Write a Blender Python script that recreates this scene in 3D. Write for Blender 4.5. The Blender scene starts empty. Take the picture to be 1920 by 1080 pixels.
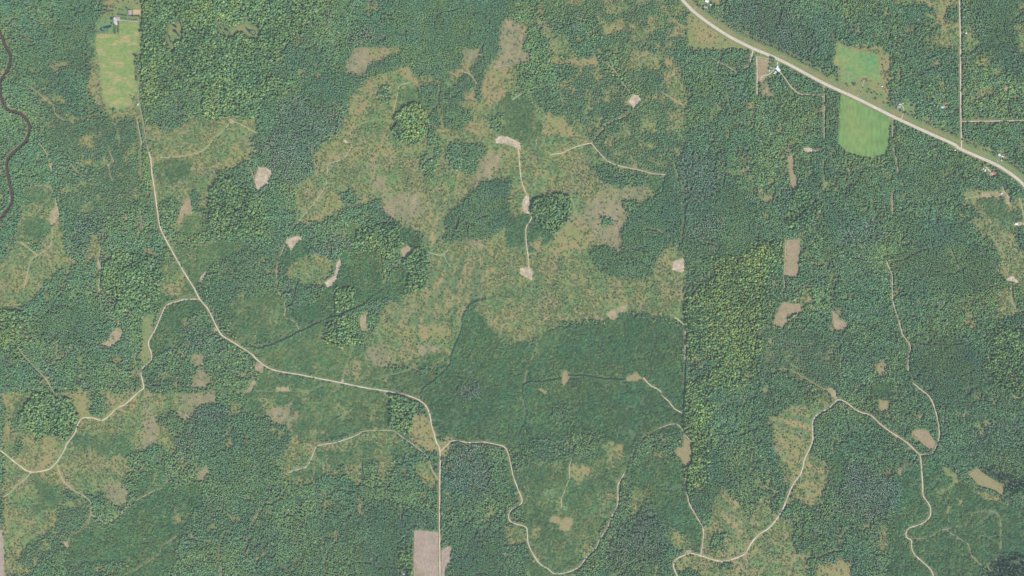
import bpy, bmesh, math, random
import numpy as np
from mathutils import Vector, geometry

# ------------------------------------------------------------------ camera, sky, sun, exposure
SC = bpy.context.scene
COL = SC.collection
M = 1.6                                   # metres per photograph pixel (survey quarter lines are ~256 px = 402 m apart)
W, H = 1920, 1080
ALT = 6000.0
cam_d = bpy.data.cameras.new('camera'); cam = bpy.data.objects.new('camera', cam_d); COL.objects.link(cam)
cam.location = (0, 0, ALT); cam.rotation_euler = (0, 0, 0)
cam_d.sensor_width = 36.0; cam_d.lens = 36.0 * ALT / (W * M)
cam_d.clip_start = 10.0; cam_d.clip_end = 90000.0
SC.camera = cam

SUN_EL = math.radians(46); SUN_TO = Vector((0.62 * math.cos(SUN_EL), -0.785 * math.cos(SUN_EL), math.sin(SUN_EL))).normalized()
wd = bpy.data.worlds.new('World'); SC.world = wd; wd.use_nodes = True
wn = wd.node_tree.nodes; wl = wd.node_tree.links; wn.clear()
sky = wn.new('ShaderNodeTexSky'); sky.sky_type = 'NISHITA'; sky.sun_disc = False
sky.sun_elevation = SUN_EL; sky.sun_rotation = math.atan2(SUN_TO.x, SUN_TO.y)
bg = wn.new('ShaderNodeBackground'); bg.inputs['Strength'].default_value = 0.15
wo = wn.new('ShaderNodeOutputWorld'); wl.new(sky.outputs[0], bg.inputs[0]); wl.new(bg.outputs[0], wo.inputs[0])
sd = bpy.data.lights.new('sun', 'SUN'); sd.energy = 4.3; sd.angle = math.radians(0.5); sd.color = (1.0, 0.95, 0.86)
sun = bpy.data.objects.new('sun', sd); COL.objects.link(sun)
sun.rotation_euler = SUN_TO.to_track_quat('Z', 'Y').to_euler(); sun.location = (2000, -2600, 3500)
SC.view_settings.view_transform = 'Standard'; SC.view_settings.look = 'None'
SC.view_settings.exposure = 0.86; SC.view_settings.gamma = 1.0; SC.view_settings.use_curve_mapping = False
SC.cycles.use_denoising = True; SC.cycles.max_bounces = 4; SC.cycles.diffuse_bounces = 2; SC.cycles.volume_bounces = 0
HAZE_DENSITY = 1.0e-5

rnd = random.Random(7); R = np.random.default_rng(11)

# ------------------------------------------------------------------ helpers
def wx(x): return (x - W / 2) * M
def wy(y): return (H / 2 - y) * M
def T(c, r, s):                           # points read off a 4x enlargement of one sixteenth of the photograph
    v = [float(q) for q in s.replace(',', ' ').split()]
    return [(480 * c + v[i] / 4, 270 * r + v[i + 1] / 4) for i in range(0, len(v), 2)]
def F(s):
    v = [float(q) for q in s.replace(',', ' ').split()]
    return [(v[i], v[i + 1]) for i in range(0, len(v), 2)]

def _h(ix, iy, seed):
    n = (ix.astype(np.int64) * 374761393 + iy.astype(np.int64) * 668265263 + seed * 982451653) & 0xFFFFFFFF
    n = ((n ^ (n >> 13)) * 1274126177) & 0xFFFFFFFF
    n = n ^ (n >> 16)
    return (n & 0xFFFF) / 65535.0
def vnoise(x, y, seed):
    ix = np.floor(x); iy = np.floor(y); fx = x - ix; fy = y - iy
    fx = fx * fx * (3 - 2 * fx); fy = fy * fy * (3 - 2 * fy)
    a = _h(ix, iy, seed); b = _h(ix + 1, iy, seed); c = _h(ix, iy + 1, seed); d = _h(ix + 1, iy + 1, seed)
    return (a * (1 - fx) + b * fx) * (1 - fy) + (c * (1 - fx) + d * fx) * fy
def fbm(x, y, seed, o=3):
    s = 0; a = 0.5; t = 0
    for k in range(o):
        s = s + a * vnoise(x * 2 ** k, y * 2 ** k, seed + 17 * k); t += a; a *= 0.55
    return s / t
def inside(px, py, poly):
    r = np.zeros(px.shape, bool); n = len(poly)
    for i in range(n):
        x0, y0 = poly[i]; x1, y1 = poly[(i + 1) % n]
        if y0 == y1: continue
        c = (y0 > py) != (y1 > py)
        r ^= c & (px < (x1 - x0) * (py - y0) / (y1 - y0) + x0)
    return r
def smooth_line(pts, step=3.0):
    p = [np.array(q) for q in pts]; out = []
    p = [2 * p[0] - p[1]] + p + [2 * p[-1] - p[-2]]
    for i in range(1, len(p) - 2):
        a, b, c, d = p[i - 1], p[i], p[i + 1], p[i + 2]
        n = max(2, int(np.linalg.norm(c - b) / step))
        for k in range(n):
            t = k / n
            out.append(0.5 * (2 * b + (c - a) * t + (2 * a - 5 * b + 4 * c - d) * t * t + (3 * b - a - 3 * c + d) * t ** 3))
    out.append(p[-2])
    return np.array(out)
def rough_poly(pts, amp=0.7, step=2.0):
    out = []; n = len(pts); sd_ = rnd.randint(0, 9999)
    for i in range(n):
        a = np.array(pts[i]); b = np.array(pts[(i + 1) % n]); L = np.linalg.norm(b - a); k = max(1, int(L / step))
        for j in range(k):
            p = a + (b - a) * j / k
            out.append((p[0] + amp * 2 * (vnoise(p[:1] / 3, p[1:] / 3, sd_)[0] - .5), p[1] + amp * 2 * (vnoise(p[:1] / 3, p[1:] / 3, sd_ + 5)[0] - .5)))
    return out

def tag(o, label, cat, group=None, kind=None):
    o['label'] = label; o['category'] = cat
    if group: o['group'] = group
    if kind: o['kind'] = kind
    return o
def mesh_obj(name, verts, faces, mats, parent=None, mi=None, smooth=False):
    me = bpy.data.meshes.new(name); me.from_pydata([tuple(v) for v in verts], [], [tuple(f) for f in faces]); me.update()
    for m in (mats if isinstance(mats, (list, tuple)) else [mats]): me.materials.append(m)
    if mi is not None: me.polygons.foreach_set('material_index', mi)
    if smooth: me.polygons.foreach_set('use_smooth', [True] * len(me.polygons))
    o = bpy.data.objects.new(name, me); COL.objects.link(o)
    if parent: o.parent = parent
    return o
def empty(name, loc, rz=0.0):
    o = bpy.data.objects.new(name, None); COL.objects.link(o); o.location = loc; o.rotation_euler = (0, 0, rz); o.empty_display_size = 1
    return o

# ------------------------------------------------------------------ materials
def nodes_of(name):
    m = bpy.data.materials.new(name); m.use_nodes = True; nt = m.node_tree
    b = nt.nodes['Principled BSDF']; b.inputs['Roughness'].default_value = 0.95; b.inputs['Specular IOR Level'].default_value = 0.08
    return m, nt, b
def ramp(nt, fac, stops):
    r = nt.nodes.new('ShaderNodeValToRGB'); e = r.color_ramp.elements
    while len(e) < len(stops): e.new(0.5)
    for el, (p, c) in zip(e, stops): el.position = p; el.color = (*c, 1)
    nt.links.new(fac, r.inputs[0]); return r.outputs[0]
def tex(nt, scale, detail=3, rot=None, stretch=None, rough=0.6, off=None):
    tc = nt.nodes.new('ShaderNodeTexCoord'); mp = nt.nodes.new('ShaderNodeMapping'); nt.links.new(tc.outputs['Object'], mp.inputs[0])
    if rot is not None: mp.inputs['Rotation'].default_value = (0, 0, rot)
    if stretch: mp.inputs['Scale'].default_value = stretch
    if off: mp.inputs['Location'].default_value = off
    n = nt.nodes.new('ShaderNodeTexNoise'); n.inputs['Scale'].default_value = scale; n.inputs['Detail'].default_value = detail; n.inputs['Roughness'].default_value = rough
    nt.links.new(mp.outputs[0], n.inputs[0]); return n.outputs[0]
def mixc(nt, a, b, fac, mode='MIX'):
    m = nt.nodes.new('ShaderNodeMix'); m.data_type = 'RGBA'; m.blend_type = mode
    for s, v in ((m.inputs[0], fac), (m.inputs[6], a), (m.inputs[7], b)):
        if isinstance(v, (int, float)): s.default_value = v
        elif isinstance(v, tuple): s.default_value = (*v, 1)
        else: nt.links.new(v, s)
    return m.outputs[2]
def mat_noise(name, a, b, c, big=0.02, small=0.25, rot=None, stretch=None, off=None, rough=0.95, weeds=None):
    """three soil / plant colours mixed by a broad noise, with a finer grain on top"""
    m, nt, p = nodes_of(name)
    col = ramp(nt, tex(nt, big, 4, rot, stretch, off=off), [(0.32, a), (0.5, b), (0.66, c)])
    if weeds: col = mixc(nt, col, weeds, ramp(nt, tex(nt, 0.075, 4, off=(77, 31, 0), rough=.75), [(0.50, (0, 0, 0)), (0.66, (1, 1, 1))]))
    g = ramp(nt, tex(nt, small, 3, rot, stretch), [(0.25, (0.72, 0.72, 0.72)), (0.75, (1.25, 1.25, 1.25))])
    nt.links.new(mixc(nt, col, g, 1.0, 'MULTIPLY'), p.inputs['Base Color']); p.inputs['Roughness'].default_value = rough
    return m
def mat_plain(name, col, var=0.2, scale=0.8, rough=0.8):
    m, nt, p = nodes_of(name); lo = tuple(x * (1 - var) for x in col); hi = tuple(x * (1 + var) for x in col)
    nt.links.new(ramp(nt, tex(nt, scale, 3), [(0.3, lo), (0.7, hi)]), p.inputs['Base Color']); p.inputs['Roughness'].default_value = rough
    return m
MT = {}
MT['gravel'] = mat_noise('gravel', (.24, .20, .135), (.31, .26, .185), (.38, .325, .245), 0.045, 0.5)
MT['asphalt'] = mat_noise('pale_asphalt', (.275, .25, .195), (.30, .272, .215), (.325, .295, .24), 0.03, 0.4)
MT['shoulder'] = mat_noise('shoulder_gravel', (.22, .17, .12), (.26, .21, .15), (.18, .15, .1), 0.06, 0.5)
MT['yellow_paint'] = mat_plain('yellow_line_paint', (.5, .36, .06))
MT['white_paint'] = mat_plain('white_line_paint', (.55, .55, .52))
MT['dirt'] = mat_noise('trail_dirt', (.20, .16, .10), (.26, .205, .13), (.15, .14, .07), 0.08, 0.5)
MT['dirtpale'] = mat_noise('pale_trail_dirt', (.21, .18, .115), (.29, .235, .155), (.15, .15, .075), 0.08, 0.5)
MT['tantrail'] = mat_noise('dry_grass_trail', (.17, .14, .065), (.20, .155, .08), (.14, .13, .055), 0.08, 0.4)
MT['grasstrail'] = mat_noise('grassy_trail', (.115, .14, .052), (.135, .145, .056), (.165, .15, .068), 0.08, 0.4)
MT['greytrack'] = mat_noise('driveway_grey', (.20, .185, .17), (.22, .20, .19), (.24, .22, .20), 0.1, 0.5)
MT['sand'] = mat_noise('bare_sand', (.205, .16, .105), (.28, .225, .155), (.345, .285, .21), 0.055, 0.3, weeds=(.17, .15, .085))
MT['sandtan'] = mat_noise('sandy_grass', (.185, .15, .08), (.23, .185, .108), (.155, .14, .065), 0.035, 0.3, weeds=(.105, .115, .05))
MT['brownfield'] = mat_noise('dry_brown_grass', (.165, .130, .072), (.185, .142, .082), (.215, .168, .105), 0.018, 0.25, weeds=(.135, .122, .058))
MT['olive'] = mat_noise('olive_dry_grass', (.155, .138, .062), (.175, .140, .068), (.135, .132, .054), 0.02, 0.25, weeds=(.115, .125, .05))
MT['pinkfield'] = mat_noise('tilled_stubble', (.185, .135, .10), (.21, .165, .125), (.16, .125, .075), 0.016, 0.2, rot=0.5, stretch=(1, 0.5, 1))
MT['hay'] = mat_noise('hay_field_grass', (.225, .175, .085), (.124, .160, .046), (.100, .154, .042), 0.030, 0.12, stretch=(0.8, 1.5, 1), off=(40, 10, 0))
MT['hay2'] = mat_noise('mown_meadow_grass', (.160, .158, .052), (.100, .158, .048), (.056, .146, .052), 0.0095, 0.1, off=(310, 120, 0))
MT['hay3'] = mat_noise('pasture_grass', (.132, .160, .046), (.094, .154, .044), (.076, .146, .042), 0.013, 0.12, stretch=(1.0, 0.35, 1))
MT['hay4'] = mat_noise('light_pasture', (.13, .15, .055), (.10, .155, .055), (.09, .15, .05), 0.02, 0.15)
MT['lawn'] = mat_noise('mown_lawn', (.09, .135, .05), (.075, .14, .048), (.13, .135, .055), 0.03, 0.3)
MT['garden'] = mat_noise('sandy_arena', (.26, .19, .10), (.30, .215, .125), (.21, .17, .075), 0.05, 0.4, stretch=(0.3, 1.6, 1))
def water_mat(name, col, rough):
    m, nt, p = nodes_of(name); p.inputs['Base Color'].default_value = (*col, 1); p.inputs['Roughness'].default_value = rough; p.inputs['Specular IOR Level'].default_value = 0.5 if rough < .3 else 0.2
    bmp = nt.nodes.new('ShaderNodeBump'); bmp.inputs['Strength'].default_value = 0.15; bmp.inputs['Distance'].default_value = 0.3
    nt.links.new(tex(nt, 0.35, 2), bmp.inputs['Height']); nt.links.new(bmp.outputs[0], p.inputs['Normal']); return m
MT['river'] = water_mat('silty_river_water', (.034, .021, .013), 0.55)
MT['pond'] = water_mat('dark_pond_water', (.006, .022, .034), 0.12)
MT['bark'] = mat_plain('bark', (.09, .07, .05), 0.3, 3.0)

def leaf_mat(name, per_object):
    """leaf colour comes from each tree's own tint; single clumps differ a little"""
    m, nt, p = nodes_of(name)
    at = nt.nodes.new('ShaderNodeObjectInfo') if per_object else nt.nodes.new('ShaderNodeAttribute')
    if not per_object: at.attribute_type = 'INSTANCER'; at.attribute_name = 'tint'
    ge = nt.nodes.new('ShaderNodeNewGeometry')
    v = ramp(nt, ge.outputs['Random Per Island'], [(0.0, (.86, .88, .90)), (1.0, (1.14, 1.12, 1.06))])
    nt.links.new(mixc(nt, at.outputs['Color'], v, 1.0, 'MULTIPLY'), p.inputs['Base Color'])
    return m
MT['leaf'] = leaf_mat('leaves', False); MT['leaf_own'] = leaf_mat('single_tree_leaves', True)
MT['wood'] = mat_plain('grey_slash_wood', (.22, .19, .16), 0.3, 2.0)

# ------------------------------------------------------------------ land cover, painted as areas of the place
PAD = 150
G = 2.5
gx = np.arange(-PAD, W + PAD + G, G); gy = np.arange(-PAD, H + PAD + G, G)
GX, GY = np.meshgrid(gx, gy)
NW1 = (fbm(GX / 14, GY / 14, 3) - .5) * 2; NW2 = (fbm(GX / 14, GY / 14, 91) - .5) * 2
NW3 = (vnoise(GX / 4.5, GY / 4.5, 5) - .5) * 2; NW4 = (vnoise(GX / 4.5, GY / 4.5, 95) - .5) * 2
CL = {k: i for i, k in enumerate('mix hard yel asp con sap brush tan slash grass streak fir smix sapd ymix regen'.split())}
ROUGH = dict(mix=5, hard=4, yel=5, asp=3, con=10, sap=4, brush=5, tan=7, slash=6, grass=2, streak=6, fir=5, smix=10, sapd=3, ymix=14, regen=8)
cover = np.full(GX.shape, CL['mix'], np.int8); stand = np.zeros(GX.shape, np.int8)
def paint(cls, poly, rough=None, st=0):
    a = ROUGH[cls] if rough is None else rough
    p = np.array(poly); m = 16
    sel = (GX > p[:, 0].min() - m) & (GX < p[:, 0].max() + m) & (GY > p[:, 1].min() - m) & (GY < p[:, 1].max() + m)
    X = GX[sel] + a * (NW1[sel] * 1.2 + NW3[sel] * .5); Y = GY[sel] + a * (NW2[sel] * 1.2 + NW4[sel] * .5)
    i = inside(X, Y, poly)
    c = cover[sel]; c[i] = CL[cls]; cover[sel] = c
    s = stand[sel]; s[i] = st; stand[sel] = s
#PAINT
# softer, smoother woods
paint('asp', T(0,0,'410,-600 720,-600 720,180 690,330 680,560 640,600 400,560 380,300 410,200'), 10)
paint('smix', T(0,0,'120,330 400,280 640,560 660,700 560,760 400,740 240,640'), 12)
paint('regen', T(0,0,'160,640 330,640 520,780 560,870 720,880 800,900 1050,910 1060,1500 900,1500 760,1300 660,1300 480,1180 360,1160 330,1000 420,860'), 10)
paint('regen', T(0,1,'440,180 640,260 860,180 1050,140 1060,420 900,560 700,620 540,700 500,540 460,420'), 10)
paint('hard', T(0,0,'1068,-600 3000,-600 2400,20 2390,90 2330,200 2250,300 2150,340 2160,420 2120,470 2030,480 2030,560 2170,600 2150,690 2080,740 1980,700 1930,890 1520,872 1530,660 1480,600 1400,620 1300,700 1190,720 1090,800 1068,640'), 3, 1)
paint('mix', T(1,0,'150,-200 1000,-600 1000,0 850,180 680,330 500,400 300,380 330,250 230,120'), 10)
paint('hard', T(1,0,'250,-200 420,-200 470,60 360,180 240,160'), 12, 1)
paint('smix', T(1,0,'180,360 420,330 560,420 560,560 430,600 250,560'), 10)
paint('asp', T(1,0,'640,340 850,180 950,0 950,-600 1920,-600 1920,120 1860,140 1830,250 1830,430 1760,480 1700,640 1640,680 1560,700 1400,610 1260,610 1190,580 1170,510 1080,520 1040,570 880,600 820,660 690,720 600,840 520,800 330,740 340,640 540,560 650,540'), 6)
paint('con', T(1,0,'130,960 250,790 380,780 600,850 640,890 600,1000 490,1060 430,1200 430,1330 300,1400 100,1330 60,1100'), 6)
paint('con', T(1,0,'690,300 760,220 900,200 880,290 780,320'), 8)
# north middle / north east woods
paint('regen', T(2,0,'100,-600 1240,-600 1300,80 1310,380 1100,330 900,340 800,400 700,460 640,370 560,440 430,420 380,300 330,150 160,60'), 12)
paint('mix', T(2,0,'420,120 620,170 640,330 560,420 430,380'), 8)
paint('regen', T(2,0,'110,510 300,500 600,500 700,480 880,700 880,800 700,900 560,1080 440,980 380,900 330,780 180,800 120,700'), 5)
paint('regen', T(2,0,'800,400 1250,340 1300,420 1300,1200 900,1500 700,1400 600,1100 900,830 960,750 900,690'), 12)
paint('con', T(2,0,'1540,130 1700,0 1920,-200 2300,300 2200,500 2000,420 1700,260'), 14)
paint('ymix', T(3,0,'1460,450 1700,380 1860,560 1880,700 1800,880 1480,890 1460,700'), 20)
paint('con', T(3,0,'1180,-200 1400,-200 1430,60 1200,60'), 14)
paint('asp', T(3,0,'1480,-200 1860,-200 1920,80 1800,220 1860,420 1880,560 1760,520 1660,400 1640,220 1560,120'), 10)
paint('brush', T(3,0,'950,-100 1440,-100 1420,50 1330,90 1330,150 1430,170 1435,380 1300,380 1250,300 1310,260 1280,150 1240,60 950,40'), 8)
paint('brush', T(3,0,'1455,180 1560,230 1600,330 1530,380 1450,390'), 9)
paint('tan', T(3,0,'1280,100 1330,110 1340,180 1370,210 1300,210 1290,150'), 4)
paint('brush', T(3,0,'1800,170 1910,20 2100,-100 2100,380 1880,390 1870,160'), 4)
paint('mix', T(3,0,'1860,160 1960,30 1960,200 1880,170'), 2)
# east woods
paint('asp', T(3,1,'900,520 1500,600 1540,760 1720,940 1650,1100 1000,1120 930,860 1100,760 1000,640'), 12)
paint('con', T(3,1,'540,560 860,560 880,660 700,780 560,760'), 16)
paint('asp', T(3,1,'400,440 560,440 540,800 440,900 400,700'), 10)
paint('smix', T(3,1,'560,150 1040,80 1400,140 1450,420 1100,520 700,460'), 16)
paint('brush', T(3,1,'1455,350 1570,335 1610,370 1730,365 1770,400 1830,450 1900,400 2300,300 2300,1200 1880,1080 1700,960 1740,800 1600,690 1490,600 1600,540 1460,450'), 6)
paint('sap', T(3,1,'1560,430 1760,400 1800,520 1920,460 1920,640 1760,640 1660,560'), 6)
paint('smix', T(3,1,'1840,660 2300,640 2300,800 1900,790'), 8)
paint('regen', T(3,2,'20,300 300,290 460,420 520,560 560,700 420,800 340,760 120,600 0,620 -400,640 -300,420'), 6)
paint('asp', T(3,2,'1080,420 1500,380 1660,520 1640,700 1500,900 1280,880 1180,760 1060,640'), 10)
paint('yel', T(3,2,'1690,300 2500,300 2500,760 1850,770 1720,720 1650,620 1700,480 1680,400'), 5, 7)
paint('mix', T(3,2,'820,1010 1140,1000 1200,1160 900,1130'), 8)
# left clearing by the river
paint('brush', T(0,1,'180,310 380,315 410,400 440,500 480,560 490,760 520,820 440,940 330,1080 200,1200 60,1220 -600,1240 -600,960 60,860 110,760 130,580 170,470 230,440 190,380'), 5)
paint('sap', T(0,1,'180,330 360,330 400,420 330,460 210,430'), 3)
paint('sap', T(0,1,'200,520 340,560 370,640 340,740 200,700 170,600'), 5)
paint('mix', T(0,1,'240,740 310,760 300,810 230,800'), 3)
paint('brush', T(0,1,'470,830 560,870 540,960 470,980'), 6)
paint('con', T(0,1,'600,560 740,560 800,700 640,860 560,760'), 12)
paint('brush', T(0,1,'690,680 740,680 750,790 690,900 640,870'), 5)
# clearing east of the sandy road
paint('brush', T(0,0,'1090,930 1260,990 1480,890 1920,878 1930,1000 1910,1060 1900,1180 1780,1280 1650,1270 1600,1380 1560,1500 1500,1510 1440,1410 1180,1520 1130,1200 1110,1080'), 6)
paint('sap', T(0,1,'1180,140 1400,100 1420,230 1300,300 1180,260'), 8)
paint('brush', T(0,1,'1180,430 1440,320 1580,340 1570,560 1520,650 1320,680 1220,600'), 6); paint('mix', T(0,1,'1200,440 1330,420 1350,520 1320,600 1220,590'), 8); paint('sap', T(0,1,'1380,560 1560,560 1560,690 1400,690'), 7)
paint('smix', T(0,1,'1450,350 1520,420 1560,540 1480,530 1440,440'), 4)
paint('hard', T(0,1,'1580,340 1650,210 1800,330 1990,380 2000,650 1900,690 1700,710 1590,670 1560,500'), 4, 2)
paint('hard', T(0,1,'780,900 900,810 1060,830 1160,860 1200,900 1222,1000 1222,1090 1190,1180 1130,1200 1060,1240 1000,1270 900,1250 850,1240 880,1140 760,1090 770,960'), 2, 3)
paint('sap', T(0,1,'1222,700 1260,745 1490,772 1660,722 1900,740 1800,850 1600,900 1540,960 1480,1080 1450,1070 1380,950 1290,800'), 3)
paint('sap', T(0,1,'1200,880 1290,850 1440,1070 1490,1160 1330,1180 1240,1200 1190,1240 1140,1230 1200,1150 1222,1000'), 3)
paint('brush', T(0,1,'1220,930 1290,880 1360,960 1400,1060 1330,1140 1240,1130'), 6)
paint('tan', T(0,1,'1060,800 1130,780 1180,800 1140,820 1060,815'), 2)
paint('smix', T(0,1,'1540,960 1700,880 1920,760 2100,760 2060,1160 1900,1200 1700,1280 1620,1300 1520,1120'), 6)
paint('sapd', T(0,2,'1250,130 1490,82 1500,95 1560,170 1400,230 1380,300 1400,400 1250,470 1142,540 1118,400 1200,200'), 2)
paint('tan', T(0,2,'1380,230 1415,240 1420,290 1385,310 1365,290'), 3)
paint('tan', T(0,2,'1290,400 1325,410 1320,440 1300,450'), 2)
paint('grass', T(0,2,'1060,250 1110,190 1185,195 1120,390 1137,530 1100,570 1058,572'), 1)
paint('hard', T(0,2,'-600,180 100,150 210,200 180,280 90,380 60,460 -600,420'), 6, 4)
paint('hard', T(0,2,'90,470 180,450 190,520 130,590 70,560'), 3, 4)
paint('con', T(0,2,'740,70 880,55 870,120 780,165 740,130'), 3)
paint('asp', T(0,2,'300,100 720,60 800,230 860,300 600,400 380,420 260,300'), 12)
paint('con', T(0,2,'1380,290 1540,300 1560,420 1480,480 1400,420'), 6)
paint('brush', T(0,2,'1800,110 1920,100 2000,120 1990,250 1900,280 1790,260 1740,210'), 5)
paint('slash', T(0,2,'1440,510 1560,500 1530,590 1440,610'), 5)
paint('slash', T(0,2,'1430,640 1520,610 1600,700 1560,760 1440,750'), 6)
# lower left cut-over
paint('brush', T(0,2,'25,770 1040,777 1075,755 1150,790 1400,780 1400,880 1290,940 1180,1000 1330,1100 1300,1290 1200,1180 1050,1230 920,1260 980,1360 930,1480 970,1580 930,1650 870,1650 770,1580 720,1530 640,1560 500,1510 440,1680 440,1780 200,1960 120,2080 30,2300 20,2300'), 5)
paint('tan', T(0,2,'480,800 680,790 660,960 600,980 560,890'), 5)
paint('tan', T(0,2,'780,790 1030,790 930,870 860,890 800,850'), 7)
paint('tan', T(0,2,'20,775 120,780 90,1000 30,1180 20,1080'), 5)
paint('tan', T(0,3,'170,30 400,20 440,150 380,260 240,290 120,220 160,120'), 7)
paint('sap', T(0,3,'540,20 1000,10 960,160 860,210 700,120 580,140'), 12)
paint('sap', T(0,3,'260,330 480,430 440,560 300,640 130,560 180,420'), 8)
paint('tan', T(0,3,'860,170 960,200 990,290 900,330 800,260'), 6)
paint('slash', T(0,3,'770,390 930,390 960,480 920,560 860,560 790,480'), 4)
paint('mix', T(0,2,'690,800 800,790 790,900 720,960 670,930 690,870'), 5)
paint('sap', T(0,2,'90,840 180,830 180,960 110,940'), 4)
paint('hard', T(0,2,'190,880 250,795 420,785 530,850 590,950 605,1000 570,1090 530,1140 440,1130 340,1100 300,1160 250,1090 150,960'), 3, 5)
paint('mix', T(0,2,'80,990 160,980 170,1060 90,1060'), 3)
paint('slash', T(0,2,'1390,790 1635,783 1600,880 1510,892 1420,1005 1370,985 1310,935 1380,880 1330,850'), 2)
paint('slash', T(0,2,'1060,830 1110,870 1200,1040 1190,1080 1140,1190 1070,1220 1060,1160 1090,1080 1080,960'), 4)
paint('con', T(0,2,'1480,905 1720,900 1740,1080 1700,1300 1400,1300 1320,1150 1430,1010'), 6)
paint('brush', T(0,2,'1730,830 1790,860 1790,1060 1740,1180 1700,1160 1710,1000'), 5)
paint('mix', T(0,3,'120,60 165,70 170,180 130,180'), 2)
paint('sapd', T(0,3,'1060,300 1230,230 1300,420 1480,390 1540,430 1500,560 1420,700 1350,840 1200,1300 860,1300 900,1060 1000,950 700,1000 480,1000 540,800 690,640 820,690 1000,550'), 5)
paint('sap', T(0,3,'1300,560 1420,560 1400,700 1340,720 1280,660'), 10)
paint('regen', T(0,3,'480,460 640,480 690,640 600,750 480,860 300,1000 100,1300 60,1100 200,900 440,720'), 5)
paint('mix', T(0,3,'690,470 760,460 800,520 900,570 860,620 740,620 700,560'), 4)
paint('smix', T(0,3,'1480,0 1700,0 1700,140 1820,140 1920,-100 2100,-60 2060,300 2120,480 1920,640 1700,740 1500,900 1440,760 1540,560 1560,400 1400,220'), 12)
paint('brush', T(0,3,'1700,0 1790,20 1820,60 1790,130 1700,130'), 3)
paint('slash', T(0,3,'1490,270 1570,250 1540,380 1480,380'), 5)
# south middle woods
paint('smix', T(1,3,'0,680 640,560 900,640 850,760 600,1000 200,1300 0,1300'), 16)
paint('asp', T(1,3,'860,560 1000,530 1370,600 1370,740 1180,740 1090,870 1070,1300 760,1300 720,900 860,780 900,660'), 6)
paint('con', T(1,3,'1560,60 1750,150 1760,440 1600,520 1400,380 1420,220'), 14)
paint('asp', T(1,3,'1500,700 1680,660 1840,760 1900,900 1920,1300 1440,1300 1480,870 1390,850'), 10)
# middle: saplings left of and below the sandy road
paint('sapd', T(1,1,'640,800 900,810 935,850 940,980 990,1030 1100,880 1140,900 1150,1020 1120,1140 820,1200 700,1300 590,1280 580,1080 620,960'), 3)
paint('sap', T(1,2,'-200,120 160,20 240,230 580,0 585,210 330,320 0,440 -150,440'), 3)
paint('sapd', T(1,2,'240,160 450,110 520,0 580,-20 585,205 330,315 230,225'), 3)
paint('sap', T(1,2,'-80,460 60,440 330,325 500,245 540,260 500,370 500,400 600,440 720,430 820,420 830,520 950,600 1240,640 1400,620 1380,650 1300,710 1235,800 1230,830 1130,800 800,740 480,680 150,615 40,560'), 2)
paint('brush', T(1,2,'650,560 790,540 820,640 780,730 690,690'), 6)
paint('sap', T(1,2,'40,600 150,630 480,690 960,775 1010,800 1000,1030 1060,1090 700,1090 480,1170 260,1130 230,1000 -60,950 -120,760 0,740'), 4)
paint('slash', T(1,2,'80,900 290,860 270,1080 100,1060'), 8)
paint('brush', T(1,2,'0,800 130,800 140,900 20,900'), 6)
paint('smix', T(1,2,'-200,960 100,1000 260,1080 220,1320 130,1480 180,1620 0,1700 -100,1500 -160,1200'), 8)
paint('brush', T(1,3,'160,260 260,60 420,30 480,100 440,150 370,270 230,320'), 5)
paint('sap', T(1,3,'215,330 400,260 440,130 700,50 900,0 1060,10 1200,160 1180,190 900,180 830,240 640,260 540,320 440,390 300,400 240,380'), 4)
paint('brush', T(1,3,'240,340 430,340 440,390 300,405'), 3)
paint('brush', T(1,3,'680,220 790,210 790,390 740,410 680,330'), 5)
paint('brush', T(1,3,'920,180 1040,180 1050,290 960,330 900,360'), 6)
paint('brush', T(1,3,'1190,230 1290,200 1320,290 1370,370 1360,440 1280,410 1210,330'), 5)
paint('tan', T(1,3,'360,120 430,100 420,170 360,165'), 3)
paint('hard', T(1,2,'590,0 745,0 735,60 720,140 600,200'), 2, 8)
paint('hard', T(1,2,'540,255 600,212 690,215 690,330 790,370 785,405 720,430 600,442 500,400 505,370 550,330'), 3, 8)
paint('hard', T(1,3,'1080,880 1180,860 1175,1300 1080,1300'), 3, 9)
# centre: the great cut-over
paint('brush', F('640,250 655,180 690,145 750,127 775,125 785,145 830,150 860,138 870,92 903,91 902,112 884,130 897,157 893,190 905,190 918,120 938,100 936,60 945,33 965,36 984,55 981,90 993,100 992,120 970,125 1000,180 1030,220 1100,270 1130,290 1165,315 1245,330 1242,350 1230,375 1205,385 1195,375 1165,375 1185,405 1170,460 1150,475 1105,475 1130,510 1190,525 1225,500 1235,475 1265,460 1285,480 1285,605 1180,585 1150,600 1060,605 1020,625 1000,640 950,648 930,630 895,600 890,570 866,600 862,640 845,670 800,682 700,690 690,650 700,620 720,575 790,540 810,500 790,480 800,460 790,440 745,420 720,400 715,370 640,400 600,420 560,420 555,350 590,320 590,290 605,270'), 5)
paint('slash', T(1,0,'740,355 1092,357 1080,400 990,440 890,475 850,500 825,575 760,575 675,565 675,440 715,430 715,390'), 1.5)
paint('tan', T(1,0,'850,370 1092,358 1070,400 880,450 840,420'), 3)
paint('slash', T(1,0,'1560,362 1690,362 1690,440 1640,470 1560,520 1540,490'), 1.5)
paint('tan', T(1,0,'1530,500 1640,470 1600,540 1560,560 1470,590 1450,550'), 3)
paint('tan', T(1,0,'800,640 900,570 1010,565 980,640 860,720 810,690'), 4)
paint('tan', T(1,0,'710,700 790,700 860,760 800,860 710,830'), 5)
paint('tan', T(1,0,'1080,520 1160,505 1190,580 1310,620 1290,660 1200,640 1130,590 1070,570'), 4)
paint('sap', T(1,0,'1070,690 1200,660 1280,780 1290,840 1200,790 1100,820 1050,880'), 5)
paint('mix', T(1,0,'910,670 1000,650 1000,760 920,750'), 4)
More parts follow.
